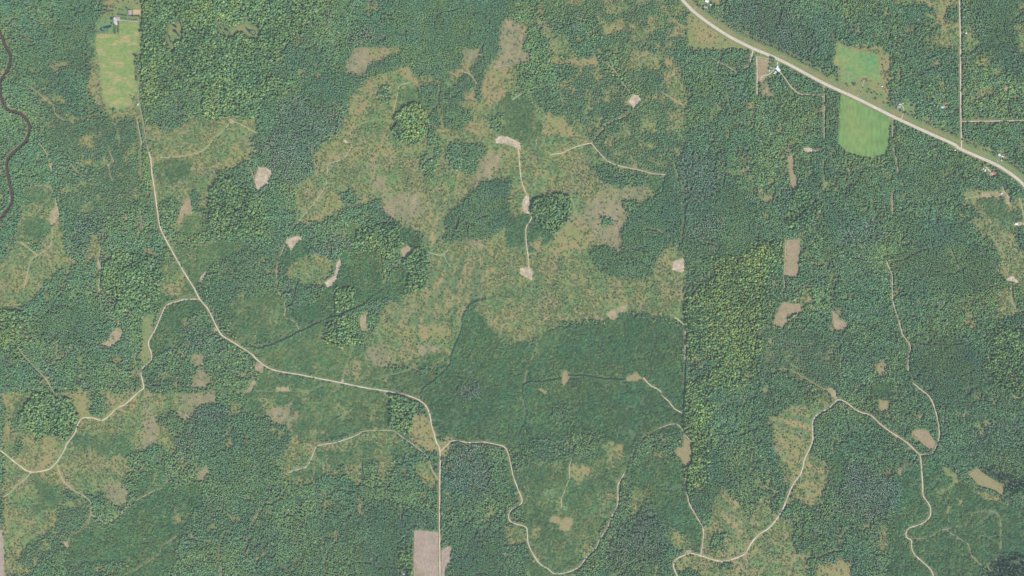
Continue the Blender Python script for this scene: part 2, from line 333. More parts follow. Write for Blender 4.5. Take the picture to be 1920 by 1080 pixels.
paint('mix', T(1,0,'600,800 690,760 690,870 640,890 600,860'), 4)
paint('asp', T(1,0,'1250,640 1390,620 1400,700 1500,650 1560,560 1620,580 1660,640 1570,690 1570,760 1500,790 1420,780 1400,820 1390,960 1300,930 1310,800 1240,720'), 4)
paint('asp', T(1,0,'1410,810 1540,790 1640,880 1560,930 1550,980 1420,960'), 3)
paint('mix', T(1,0,'1640,650 1700,640 1700,760 1640,760'), 2)
paint('tan', T(1,0,'1570,680 1640,680 1690,800 1650,900 1740,920 1760,1010 1640,1030 1550,950 1650,880 1620,760'), 5)
paint('slash', T(1,0,'1860,140 1920,150 2015,210 1995,380 2050,390 2050,490 1940,490 1760,520 1770,480 1830,430 1830,200'), 3)
paint('tan', T(1,0,'1760,520 1920,490 1900,640 1860,780 1700,800 1700,630'), 5)
paint('sap', T(1,0,'1800,790 1900,700 1920,780 2020,700 2060,800 2140,900 2140,1020 2040,1090 1920,1030 1780,1000'), 3)
paint('mix', T(1,0,'1760,880 1860,860 1850,980 1770,960'), 4)
paint('mix', T(2,0,'80,510 300,500 420,560 330,700 240,660 160,680 90,720 40,600'), 3)
paint('hard', T(1,0,'1050,870 1110,800 1190,765 1250,810 1290,890 1300,960 1260,1040 1200,1080 1060,1060 1020,1000'), 2, 10)
paint('mix', T(1,0,'1300,960 1330,950 1330,1010 1380,1020 1380,1080 1290,1080'), 2)
paint('mix', T(1,1,'1450,0 1730,0 1720,130 1650,250 1480,180 1440,100'), 4)
paint('mix', T(1,1,'1250,90 1330,60 1380,20 1375,110 1335,215 1300,270 1240,190'), 3)
paint('slash', T(1,1,'1730,60 1830,80 1830,180 1760,200 1840,250 1660,270 1640,220'), 4)
paint('slash', T(1,1,'840,270 960,220 980,380 900,350'), 6)
paint('slash', T(1,1,'950,450 990,370 1180,370 1260,400 1230,540 1110,590 990,545 945,520'), 4)
paint('streak', T(1,1,'1240,390 1520,360 1440,560 1410,740 1250,750 1220,570'), 5)
paint('slash', T(1,1,'1500,340 1570,340 1580,390 1510,390'), 4)
paint('asp', T(1,1,'1480,480 1600,400 1700,290 1920,270 1900,420 1920,580 1830,640 1740,720 1570,710 1420,740 1430,600'), 4)
paint('tan', T(1,1,'370,570 640,400 620,480 540,550 420,600'), 5)
paint('tan', T(1,1,'520,20 700,0 690,80 560,140'), 6)
paint('mix', T(1,1,'640,370 730,350 760,440 660,470'), 4)
paint('mix', T(1,1,'430,620 560,560 700,480 900,530 990,570 760,660 720,720 660,745 560,700 430,830 410,720'), 6)
paint('sap', T(1,1,'670,600 760,590 760,720 690,740'), 3)
paint('tan', T(1,1,'750,590 810,585 790,650 755,660'), 2)
paint('con', T(1,1,'420,720 640,680 650,780 560,850 430,820'), 5)
paint('brush', T(1,1,'300,850 460,820 560,860 600,880 580,960 520,1050 330,1060 200,1000'), 7)
paint('sapd', T(1,1,'200,760 380,690 420,830 280,880 200,960 180,880'), 4)
paint('hard', T(1,1,'760,670 850,640 930,600 1050,600 1110,710 1090,770 1000,850 940,862 900,812 800,810 770,750'), 2, 11)
paint('sapd', T(1,1,'1050,600 1230,690 1250,770 1160,780 1110,760'), 3)
paint('hard', T(1,1,'1170,770 1270,790 1310,940 1270,1000 1270,1090 1200,1100 1140,1080 1135,920 1100,880'), 2, 11)
paint('streak', T(1,1,'1330,840 1700,800 1760,960 1700,1150 1500,1280 1400,1180 1300,1080 1320,950'), 10)
paint('slash', T(1,1,'1580,720 1720,720 1720,790 1600,770'), 5)
paint('smix', T(1,2,'980,170 1060,130 1060,240 990,260'), 5)
paint('slash', T(1,2,'830,460 920,400 1000,430 1000,540 900,600 820,520'), 6)
paint('streak', T(1,2,'1000,120 1240,60 1500,80 1480,200 1300,260 1100,300 1000,230'), 10)
paint('tan', T(1,2,'1210,290 1440,250 1450,360 1230,380'), 7)
paint('slash', T(1,2,'1220,430 1340,430 1420,470 1240,500'), 5)
paint('sap', T(1,2,'1240,520 1440,490 1440,580 1340,620 1200,600'), 4)
paint('sapd', T(1,2,'1610,110 1680,200 1740,280 1850,420 1920,430 1920,600 1800,700 1500,560 1460,520 1540,320 1550,220'), 4)
paint('sapd', T(1,2,'1450,530 1520,420 1760,560 2000,600 2000,1300 1900,1200 1840,1180 1440,1140 1330,1080 1300,940 1235,840 1240,770 1380,660'), 3)
paint('con', T(1,2,'1520,740 1680,680 1700,800 1560,860'), 14)
# right of centre
paint('hard', T(2,1,'140,440 210,400 340,375 440,390 462,480 420,570 330,680 230,620 150,560'), 2, 12)
paint('sapd', T(2,1,'-40,560 140,530 230,620 320,690 250,770 130,820 100,780 -40,770'), 3)
paint('tan', T(2,1,'130,740 230,700 220,780 150,790'), 3)
paint('slash', T(2,1,'500,560 560,430 680,380 820,400 830,450 890,520 880,600 820,650 830,800 780,830 720,770 620,700 540,640'), 6)
paint('tan', T(2,1,'480,570 620,640 640,770 460,800 340,830 260,780 350,680'), 6)
paint('mix', T(2,1,'670,560 740,550 750,600 690,610'), 3)
paint('smix', T(2,1,'600,180 760,160 830,260 1000,300 1000,320 820,325 700,300'), 6)
paint('mix', T(2,1,'830,200 1000,220 1010,320 850,320'), 4)
paint('regen', T(2,1,'600,0 1180,60 1280,260 1170,240 930,190 720,130 640,70'), 6)
paint('sap', T(2,1,'1010,240 1160,250 1140,330 1020,350'), 3)
paint('slash', T(2,1,'680,340 1000,330 1010,400 970,460 930,440 820,390 700,370'), 4)
paint('asp', T(2,1,'860,600 900,500 1000,440 1130,370 1160,250 1300,200 1500,200 1830,330 1840,700 1790,850 1500,850 1300,840 1280,750 1200,740 1180,770 1060,860 1050,1000 980,1010 870,1010 700,960 640,890 570,820 620,780 730,770 820,830 840,790 825,650'), 3)
paint('con', T(2,1,'1250,60 1550,60 1560,240 1500,440 1320,420 1250,260'), 10)
paint('con', T(2,1,'1380,560 1560,560 1560,700 1400,760'), 14)
paint('ymix', T(2,1,'1560,230 1680,60 1920,20 2100,120 2090,330 1990,420 1920,480 1830,430 1700,310'), 14)
paint('smix', T(2,1,'1300,930 1500,870 1520,1000 1420,1080 1300,1180'), 5)
paint('yel', T(2,1,'1500,870 1700,850 1830,760 1920,740 2060,730 2050,900 1940,900 1870,1080 1920,1180 1830,1380 1840,1510 1830,1720 1790,1760 1640,1780 1450,1860 1480,1980 1475,2170 1440,2260 1470,2310 1440,2460 1450,2530 1390,2560 1380,2620 1315,2640 1305,2160 1305,1180 1400,1080 1520,1000'), 4, 6)
paint('mix', T(2,2,'1310,540 1440,440 1560,560 1440,720 1320,720'), 8)
paint('hard', T(3,1,'200,340 260,320 340,400 390,470 340,600 260,650 160,640 140,560 140,440'), 6, 13)
paint('sapd', T(2,2,'-60,420 0,430 90,410 180,430 240,340 370,287 480,292 600,252 690,262 760,250 850,182 950,218 1100,242 1290,285 1290,1080 1040,1090 940,1160 900,1300 820,1400 800,1500 780,1500 500,1300 300,1250 100,1180 0,1100'), 2)
paint('sap', T(2,2,'200,360 400,330 330,460 240,520 160,600 120,560'), 6)
paint('smix', T(2,2,'300,900 440,900 440,1000 320,1000'), 10)
paint('mix', T(2,3,'160,60 700,0 720,80 640,200 520,260 300,300 160,220'), 10)
paint('sap', T(2,3,'-60,300 160,220 440,210 720,160 900,200 840,320 780,560 640,820 520,980 380,1300 -100,1300 -60,1000 140,900 60,560'), 4)
paint('smix', T(2,3,'-60,740 60,760 120,900 100,1300 -100,1300'), 8)
paint('tan', T(2,3,'440,240 600,260 610,330 520,350 500,400 440,340'), 5)
paint('brush', T(2,3,'240,440 360,420 360,540 260,520'), 6)
paint('brush', T(2,3,'520,800 620,820 620,880 540,960 500,960'), 5)
paint('brush', T(2,3,'-60,680 100,720 110,820 -40,840'), 5)
paint('tan', T(2,3,'140,720 210,720 210,790 150,780'), 3)
paint('sapd', T(2,3,'860,280 1000,150 1220,180 1300,300 1310,480 1340,560 1428,720 1425,880 1380,900 1250,780 1140,720 1060,560 1000,440 880,460'), 4)
paint('brush', T(2,3,'700,80 830,80 830,180 770,280 690,270'), 6)
paint('brush', T(2,3,'880,440 1050,410 960,540 950,640 880,640'), 6)
paint('tan', T(2,3,'1070,160 1140,150 1120,200 1080,200'), 4)
paint('con', T(2,3,'960,560 1080,540 1120,680 1180,860 1100,960 960,960 700,1000 760,800 900,680'), 8)
paint('smix', T(2,3,'700,980 900,960 880,1300 640,1300'), 10)
paint('brush', T(2,3,'1130,760 1210,720 1300,760 1360,860 1330,905 1260,910 1180,840'), 5)
# bottom right clearings
paint('asp', T(2,3,'1450,120 1560,160 1640,380 1540,480 1480,620 1440,700 1330,520 1320,480 1390,460 1450,380'), 6)
paint('brush', T(2,3,'1540,470 1610,410 1660,500 1740,560 1780,640 1850,550 1840,490 1920,480 1940,560 1990,640 2070,650 2120,690 2130,720 2110,800 2130,890 2220,930 2250,1300 1250,1300 1230,960 1330,930 1420,920 1432,700 1480,640'), 4)
paint('streak', T(2,3,'1560,500 1640,460 1780,650 1900,640 1800,820 1640,800 1560,700'), 5, 31)
paint('mix', T(2,3,'1280,1030 1400,1040 1440,1300 1260,1300'), 4)
paint('mix', T(2,3,'1550,980 1660,980 1640,1040 1560,1040'), 3)
paint('mix', T(2,3,'1540,740 1600,780 1560,900 1480,860'), 5)
paint('tan', T(3,3,'380,1000 620,950 630,1300 300,1300'), 6)
paint('brush', T(3,2,'15,990 200,860 300,880 420,790 500,830 440,910 355,970 335,1050 340,1150 310,1220 400,1270 450,1310 460,1370 440,1480 400,1600 330,1650 270,1640 230,1600 150,1610 200,1480 130,1480 110,1380 60,1260 40,1140'), 3)
paint('streak', T(3,3,'300,200 440,220 450,360 340,340 220,400 260,300'), 4, 32)
paint('streak', T(3,2,'30,1000 180,900 300,900 320,1080 120,1080'), 4, 32)
paint('tan', T(3,3,'100,60 300,60 250,240 140,220'), 7)
paint('tan', T(3,3,'280,360 420,350 430,440 340,540 270,520'), 5)
paint('sapd', T(3,3,'1150,200 1300,240 1440,360 1640,460 1820,540 1920,560 2300,560 2300,900 1760,920 1600,1030 1580,1300 900,1300 900,690 960,600 1000,400 960,300 1000,260 1140,240'), 3)
paint('grass', T(3,3,'1310,250 1390,290 1440,370 1400,380 1320,310'), 3)
paint('brush', T(3,3,'1260,430 1400,370 1440,390 1340,470 1260,470'), 5)
paint('tan', T(3,3,'1340,560 1385,550 1350,630 1330,620'), 3)
paint('tan', T(3,3,'1430,520 1460,510 1450,560 1430,550'), 3)
paint('brush', T(3,3,'850,690 900,690 900,880 830,920 825,760'), 4)
paint('brush', T(3,3,'1520,420 1640,450 1810,520 1790,550 1620,500'), 4)
paint('fir', T(3,3,'1600,260 1760,300 1920,370 2100,400 2100,460 1790,450 1770,400 1640,320'), 3)
paint('fir', T(3,3,'1640,1300 1640,1060 1760,930 1920,915 2300,900 2300,1300'), 4)
paint('con', T(3,3,'560,240 960,300 960,560 800,720 560,620 480,420'), 16)
paint('sapd', T(3,3,'480,160 570,160 570,400 450,400 470,280'), 6)
paint('tan', T(3,3,'960,260 1020,250 1010,320 960,310'), 3)
paint('tan', T(3,2,'1690,840 1730,845 1720,880 1680,870'), 3)
paint('brush', T(3,2,'1460,100 1560,200 1560,320 1460,270'), 5)
paint('brush', T(3,2,'1750,0 1830,20 1840,120 1880,180 1840,220 1740,230 1680,260 1740,140 1700,100'), 5)
paint('slash', T(3,2,'810,560 880,530 910,570 890,640 850,670 800,630'), 5)
paint('sapd', T(3,2,'800,680 930,720 930,860 830,830 760,780'), 4)
paint('brush', T(3,2,'1100,940 1160,960 1180,1040 1110,1000'), 4)
paint('ymix', T(3,2,'180,0 460,0 480,160 420,220 300,200 200,110'), 12)
# highway verges, meadows and yards
paint('tan', T(2,0,'1315,80 1350,95 1560,240 1820,372 1780,380 1640,378 1312,370'), 1)
paint('grass', T(2,0,'1660,310 1820,370 1780,378 1640,378 1620,350'), 4)
paint('grass', T(2,0,'1330,310 1560,330 1560,375 1315,368'), 6)
paint('tan', T(2,0,'660,240 740,180 830,140 860,200 840,230 760,240 700,280'), 3)
paint('tan', T(2,0,'1040,180 1085,170 1080,210 1050,210'), 3)
paint('tan', T(2,0,'170,200 250,240 320,320 300,440 420,470 430,420 480,450 600,430 620,370 640,440 720,470 640,490 500,505 300,475 265,450 285,350 240,270'), 3)
paint('tan', T(2,0,'370,290 430,400 420,470 390,380'), 2)
paint('brush', T(2,0,'800,410 1000,310 1240,350 1240,370 1100,340 980,340 830,420'), 3)
paint('tan', T(2,0,'1150,420 1210,430 1210,520 1150,500'), 5)
paint('tan', T(2,0,'1260,830 1300,820 1302,960 1250,890'), 4)
paint('tan', T(2,0,'430,650 480,660 490,690 460,700'), 2)
paint('tan', T(2,0,'240,850 290,840 400,900 560,1060 540,1080 380,1000 290,930'), 4)
paint('grass', T(2,0,'1430,-60 1600,-60 1580,20 1520,60 1440,60 1400,40'), 2)
paint('tan', T(3,0,'515,320 545,298 572,340 650,348 700,335 860,345 870,380 920,388 932,430 925,520 900,560 935,600 900,640 915,700 920,775 880,785 640,665 530,610 535,510 490,490 500,400'), 1.5)
paint('grass', T(3,0,'700,600 850,640 900,760 780,740 690,680'), 6)
paint('brush', T(3,0,'470,470 500,480 530,600 510,640 470,600'), 4)
paint('mix', T(3,0,'480,480 530,510 540,600 500,590'), 3)
paint('grass', T(3,0,'960,760 1030,770 1060,770 1120,810 1120,850 1040,850 960,830 940,790'), 2)
paint('brush', T(3,0,'1310,670 1330,680 1330,760 1350,790 1340,820 1310,820 1295,790'), 2)
paint('mix', T(3,0,'430,650 540,690 540,850 525,1200 430,1200'), 1)
paint('brush', T(3,0,'470,720 510,730 500,820 520,880 480,840'), 4)
paint('brush', T(3,0,'445,900 490,895 490,930 450,930'), 2)
paint('tan', T(2,0,'1720,430 1760,420 1770,440 1720,450'), 2)
paint('brush', T(3,0,'-30,500 40,440 90,480 120,510 60,560 30,600 -40,600'), 3)
paint('slash', T(3,0,'-40,600 20,620 10,660 40,720 -20,750 -60,700'), 3)
paint('brush', T(3,1,'1700,60 1740,30 1800,60 1790,110 1740,100'), 3)
paint('brush', T(3,1,'1570,170 1640,150 1720,210 1680,260 1590,220'), 3)
paint('grass', T(3,1,'1460,350 1570,340 1590,400 1560,440 1470,430'), 3)
paint('brush', T(0,0,'690,330 720,250 730,190 760,120 830,60 860,-60 1065,-60 1064,165 1064,640 1060,900 880,895 800,892 740,820 690,720 650,690 680,580 690,480'), 3)
paint('grass', T(0,0,'728,190 760,140 830,95 870,40 900,-60 1062,-60 1062,165 1060,250 725,252'), 1)
paint('tan', T(0,0,'760,60 830,-60 900,-60 850,40 800,80'), 4)
paint('tan', T(0,0,'690,560 745,560 760,640 720,720 660,690 660,650'), 5)
paint('tan', T(0,0,'370,490 500,475 500,520 380,515'), 5)
paint('grass', T(0,0,'60,120 80,120 120,90 75,190 60,195'), 1)
paint('brush', T(0,0,'1000,780 1060,760 1070,880 1000,870'), 3)
paint('grass', T(0,0,'1270,180 1300,190 1345,160 1364,220 1360,300 1335,330 1290,375 1250,290 1265,260'), 1.5)
paint('grass', T(0,0,'1640,190 1690,200 1740,212 1830,180 1860,130 1872,190 1890,200 1935,200 1940,285 1870,275 1830,240 1790,235 1740,270 1690,272 1645,235'), 1.5)
paint('tan', T(1,2,'1190,940 1250,940 1300,980 1350,1080 1380,1160 1470,1080 1475,1200 1400,1290 1375,1240 1270,1230 1170,1140 1140,1080'), 3)
paint('brush', T(2,0,'1130,560 1300,560 1300,800 1180,760'), 9); paint('brush', T(2,0,'1180,820 1300,820 1302,1000 1160,980'), 8); paint('brush', T(2,0,'950,870 1100,890 1080,990 960,990'), 10)
paint('brush', T(2,0,'320,240 430,300 470,430 330,450 300,330'), 6); paint('brush', T(2,0,'880,420 1000,380 1130,420 1120,520 960,540 860,500'), 9)
paint('brush', T(1,3,'440,140 520,100 700,40 860,10 1050,20 1130,90 1000,90 820,60 640,130 500,150'), 4); paint('brush', T(1,3,'470,200 560,200 560,320 480,330'), 6); paint('brush', T(1,3,'260,200 400,150 390,260 280,290'), 5)
paint('brush', T(1,2,'300,760 420,780 420,850 320,840'), 8); paint('brush', T(1,2,'560,860 700,900 720,1000 600,1000'), 12); paint('brush', T(1,2,'820,860 940,880 930,1000 830,980'), 12); paint('brush', T(0,2,'0,-40 200,0 220,120 110,170 -200,200 -200,-40'), 5)
paint('brush', T(0,3,'20,300 260,330 300,520 160,700 30,760 20,500'), 8); paint('brush', T(0,3,'120,560 330,640 430,700 240,830 100,800'), 8); paint('grass', T(0,3,'480,500 560,520 560,580 480,570'), 6)
paint('brush', T(3,1,'120,20 260,80 270,110 200,100 140,60'), 6); paint('brush', T(3,1,'420,250 470,240 470,340 400,340'), 6); paint('brush', T(3,1,'120,510 220,520 210,560 150,560'), 4)
sc_ = fbm(GX / 17, GY / 17, 501); mk = (np.isin(cover, [CL['ymix'], CL['regen']]) & (sc_ > .615)) | ((cover == CL['regen']) & (GX > 960) & (GX < 1290) & (GY < 340) & (sc_ > .555)); cover[mk] = CL['brush']
sc_ = fbm(GX / 15, GY / 15, 511); mk = np.isin(cover, [CL['mix'], CL['smix'], CL['sap']]) & (sc_ > .685); cover[mk] = CL['brush']
#ENDPAINT

# ------------------------------------------------------------------ lines: highway, roads, trails (px width)
HWY = F('1262,-20 1275,-5') + T(2,0,'1350,75 1450,155 1560,230 1650,285 1800,360') + T(3,0,'0,410 140,475 420,625 660,735 940,875 1200,995 1390,1080') + T(3,1,'1450,40 1700,150 1800,210 1880,270 1960,350 2080,480')
GRAVEL = [
 ('main gravel road slanting down from upper left, then straight south', 3.0, T(0,1,'1115,60 1130,110 1140,220 1160,350 1180,500 1200,620 1240,710 1300,820 1380,960') + T(0,2,'1455,0 1500,85 1560,160 1620,280 1660,350 1720,390 1800,440 1880,490') + T(1,2,'0,530 60,580 150,620 300,645 480,680 660,715 800,745 960,770 1130,805 1220,840 1270,880 1300,940 1320,1040') + T(1,3,'1335,10 1350,70 1380,150 1378,400 1376,700 1380,1080 1382,1300')),
 ('pale gravel loop road curving round the green sapling block', 2.6, T(0,2,'1500,85 1400,85 1330,100 1250,130 1215,190 1170,300 1120,390 1115,430 1135,490 1135,540 1110,565 1070,600 1060,650 1070,700 1078,750 1040,780 940,870 880,900 775,990 700,975 620,975 585,1020 565,1080') + T(0,3,'540,40 500,90 480,140 430,220 380,270 350,285 230,300 150,255 30,160 -40,110')),
 ('straight gravel road running north to south to the highway', 2.8, T(3,0,'1433,-80 1436,0 1442,300 1444,700 1448,950') + T(3,1,'1450,-30 1451,30')),
 ('side gravel road leading east from the straight one', 2.2, T(3,0,'1450,912 1650,908 1920,905 2100,905')),
 ('winding gravel road through the lower right cut-over', 3.0, T(3,2,'550,840 520,840 490,870 450,905 390,935 350,970 335,1010 335,1080') + T(3,3,'335,60 310,130 275,200 260,270 235,330 190,390 150,480 110,580 60,660 0,725') + T(2,3,'1850,770 1790,840 1750,910 1680,945 1600,968 1540,965 1420,930 1340,910 1290,925 1240,950 1215,985 1212,1015 1240,1080 1290,1200')),
 ('gravel road snaking south between the bottom right saplings', 2.4, T(3,2,'550,840 590,860 640,900 690,930 770,955 830,1010 920,1080') + T(3,3,'1000,50 1060,95 1120,155 1140,175 1150,260 1160,400 1165,480 1200,530 1220,580 1210,640 1150,690 1060,720 1035,760 1040,790 1075,815 1080,880 1110,930 1200,1010 1230,1050 1240,1090 1260,1250')),
 ('U-shaped gravel road below the tan heart-shaped clearing', 2.2, T(1,3,'1380,150 1430,100 1480,65 1600,80 1700,75 1780,90 1860,110 1890,160 1910,240') + T(2,3,'0,290 15,350 50,440 75,510 60,545 0,580 -22,615 -25,645 0,680 100,710 115,760 120,830 150,900 210,990 270,1025 310,1060 360,1063 420,1050 500,1015 540,965 580,915 630,870 660,800 710,730 740,650 790,550 795,460 795,400 820,350 840,315')),
]
DIRT = [
 (2.2, T(3,2,'1285,1080 1275,1000 1250,900 1220,830 1190,795 1130,750 1090,715')), (2.2, T(3,3,'1140,168 1220,165 1255,120 1280,60 1285,-10')),
 (2.0, T(3,2,'1050,620 1052,540 1065,470 1065,430 1040,390 1010,350 990,280 975,220 950,150 935,80 935,20') + T(3,1,'933,1060 930,980 900,910 890,870')),
 (1.6, T(2,3,'1290,20 1330,55 1350,90')), (2.0, T(2,3,'1310,460 1320,500 1340,560 1430,720 1430,820 1415,930')),
 (1.8, T(3,0,'420,630 421,800 421,1040')), (1.9, T(3,0,'80,530 130,590 180,660 240,705 320,712 420,725')), (1.8, T(3,0,'940,880 936,940 935,1030')),
 (1.7, T(3,1,'940,30 955,90 970,150 975,230')), (1.7, T(3,1,'945,345 930,400 935,530')),
 (2.6, T(2,0,'1835,425 1838,500 1838,620 1838,715')), (1.8, T(2,0,'1835,423 1920,440 1936,448')),
 (2.2, T(3,0,'75,465 60,500 30,540 0,560 -40,570 -60,600')), (2.2, T(2,0,'1810,372 1800,410 1790,440 1780,490 1740,510')),
 (1.5, T(2,0,'1362,78 1380,55 1400,30 1412,0 1415,-40')), (1.5, T(3,0,'665,735 680,700 710,640 720,600')), (2.0, T(3,0,'1000,890 1015,850 1018,815 1005,790 990,780')),
 (1.6, T(3,1,'1705,150 1725,120')), (2.4, T(3,1,'1630,170 1660,200 1690,230')), (1.6, T(3,1,'1760,320 1765,350 1790,380 1815,405')), (1.6, T(3,1,'1480,410 1560,395 1620,390 1700,395 1745,385')),
 (1.8, T(3,1,'1885,405 1900,460 1915,530 1920,600 1860,600')), (1.5, T(3,2,'1830,-20 1830,100 1860,150')),
 (2.3, T(2,1,'30,-10 50,60 60,180 75,290 110,375')), (2.2, T(2,1,'150,540 130,590 105,630 108,750 120,830 125,930')),
 (1.9, T(2,1,'285,80 380,65 480,20 590,-6 600,0 650,60 720,130 830,170 930,190 1050,220 1150,230')), (1.7, T(2,0,'590,1080 620,1040 670,980 730,920 800,890 900,840')), (1.6, T(2,0,'1340,455 1300,490 1240,530 1200,570 1110,650')),
 (1.4, T(2,0,'720,485 780,540 830,620 890,700')), (1.4, T(2,0,'1500,435 1560,475 1600,490 1690,545')), (1.6, T(2,0,'0,750 20,735 70,705')),
 (2.0, T(2,2,'1220,220 1260,250 1295,290 1298,420 1297,560')), (2.3, T(2,2,'985,675 1040,730 1110,770 1130,810 1170,845 1215,900 1275,940')), (1.7, T(2,2,'1110,1050 1200,1020 1250,1030 1282,1075')), (1.6, T(2,2,'1748,630 1755,660 1790,672')),
 (1.6, T(2,3,'450,200 430,260 430,340 400,430 370,510 370,570 330,600')),
 (1.5, T(0,1,'1130,110 1200,102 1350,95 1400,85 1500,60 1560,15') + T(0,0,'1590,1055 1650,1000 1740,910')), (1.4, T(0,0,'1740,910 1800,930 1920,995') + T(1,0,'10,1000 20,1040') ),
 (1.8, T(0,0,'1030,905 1040,960 1055,1040 1065,1090')), (1.2, T(0,0,'1035,720 1050,790 1065,870 1080,960 1100,1080') + T(0,1,'1115,60')), (1.1, T(0,0,'1042,600 1040,660 1035,720')),
 (1.4, T(0,1,'1840,120 1870,110 1895,100') + T(1,1,'0,-20')), (1.5, T(0,1,'1890,105 1875,150 1895,230 1920,290')),
 (1.6, T(1,1,'720,0 700,50 650,110 560,145 540,170 530,290 500,350 440,440 380,510 320,580 260,660 210,770 180,850 158,930 160,1080') ), (1.4, T(1,2,'160,20 200,80 220,150 215,210 240,235 290,250 320,310')),
 (1.7, T(1,1,'1260,795 1330,825 1400,830 1440,795')), (1.3, T(1,1,'1405,830 1430,880 1460,920')),
 (1.4, T(0,2,'120,430 200,530 340,680 390,760 440,830')), (1.0, T(0,2,'340,680 380,620 430,535')), (1.5, T(0,2,'430,380 428,450 432,530 480,505 550,460')), (1.6, T(0,2,'640,412 700,418 770,420 830,432')), (1.6, T(0,2,'885,300 890,250 905,225')),
 (1.7, T(0,3,'430,230 440,290 480,370 550,435 630,480 680,530 682,620')), (1.8, T(0,3,'232,305 190,350 130,400 70,460 20,490')), (1.6, T(0,3,'682,620 740,650 800,685 900,620 1000,530 1100,470 1160,440')),
 (1.9, T(1,3,'800,0 750,25 690,50 590,80 490,95 450,115 430,160 400,230 370,265 280,290 220,320')), (1.6, T(1,2,'780,1080 850,1070 1000,1068 1050,1080') + T(1,3,'1110,50 1180,95 1260,160 1300,210 1320,280 1370,360')),
 (1.5, T(0,1,'380,315 410,400 430,480 440,540')), (1.5, T(0,1,'390,610 390,720 365,780 280,835 230,880 200,1000 180,1080')), (1.8, T(0,1,'155,735 200,770 250,810 280,835')), (1.4, T(0,1,'290,-5 330,40 360,100 380,170 388,210')), (1.3, T(0,1,'820,50 835,90 855,135')), (1.0, T(0,1,'540,160 580,210 630,245')), (1.3, T(0,1,'180,310 280,310 380,315')), (1.3, T(0,1,'670,305 750,312')),
 (1.4, T(0,1,'1050,480 1060,560 1070,640 1040,700')), (1.5, T(0,1,'790,650 770,690 755,760 740,880 745,930')), (1.6, T(0,1,'745,1010 740,1060') + T(0,2,'755,15 730,60')),
 (1.1, T(0,0,'215,640 300,710 340,745 400,790 415,850 450,885 490,905')), (1.3, T(3,0,'190,130 230,90')), (1.4, T(3,1,'150,640 160,610 220,550 270,490')), (1.5, T(3,1,'130,720 128,850 120,1000 125,1080') ), (1.3, T(3,2,'115,100 112,20')),
 (1.3, T(3,3,'1340,735 1400,780 1480,825 1510,860 1530,930 1600,1000')), (1.3, T(3,3,'150,1080 180,1010 210,920')), (1.2, T(3,3,'1085,800 1190,798 1290,740 1340,730 1400,715 1480,700')),
 (1.4, T(0,3,'1645,960 1660,1020 1655,1100')), (1.1, T(1,3,'0,640 20,600 70,545')), (1.4, T(1,0,'1750,510 1900,490')), (1.3, T(2,2,'1820,440 1790,430')),
 (1.3, T(3,2,'1820,800 1860,820 1900,830')), (1.2, T(2,0,'1120,690 1200,740 1290,790')),
 (1.4, T(1,0,'1560,540 1610,560 1650,620 1660,640 1640,700')), (1.6, T(1,0,'855,0 840,60')), (1.4, T(1,0,'1040,920 1035,830 1065,690 1080,640 1160,620')),
]
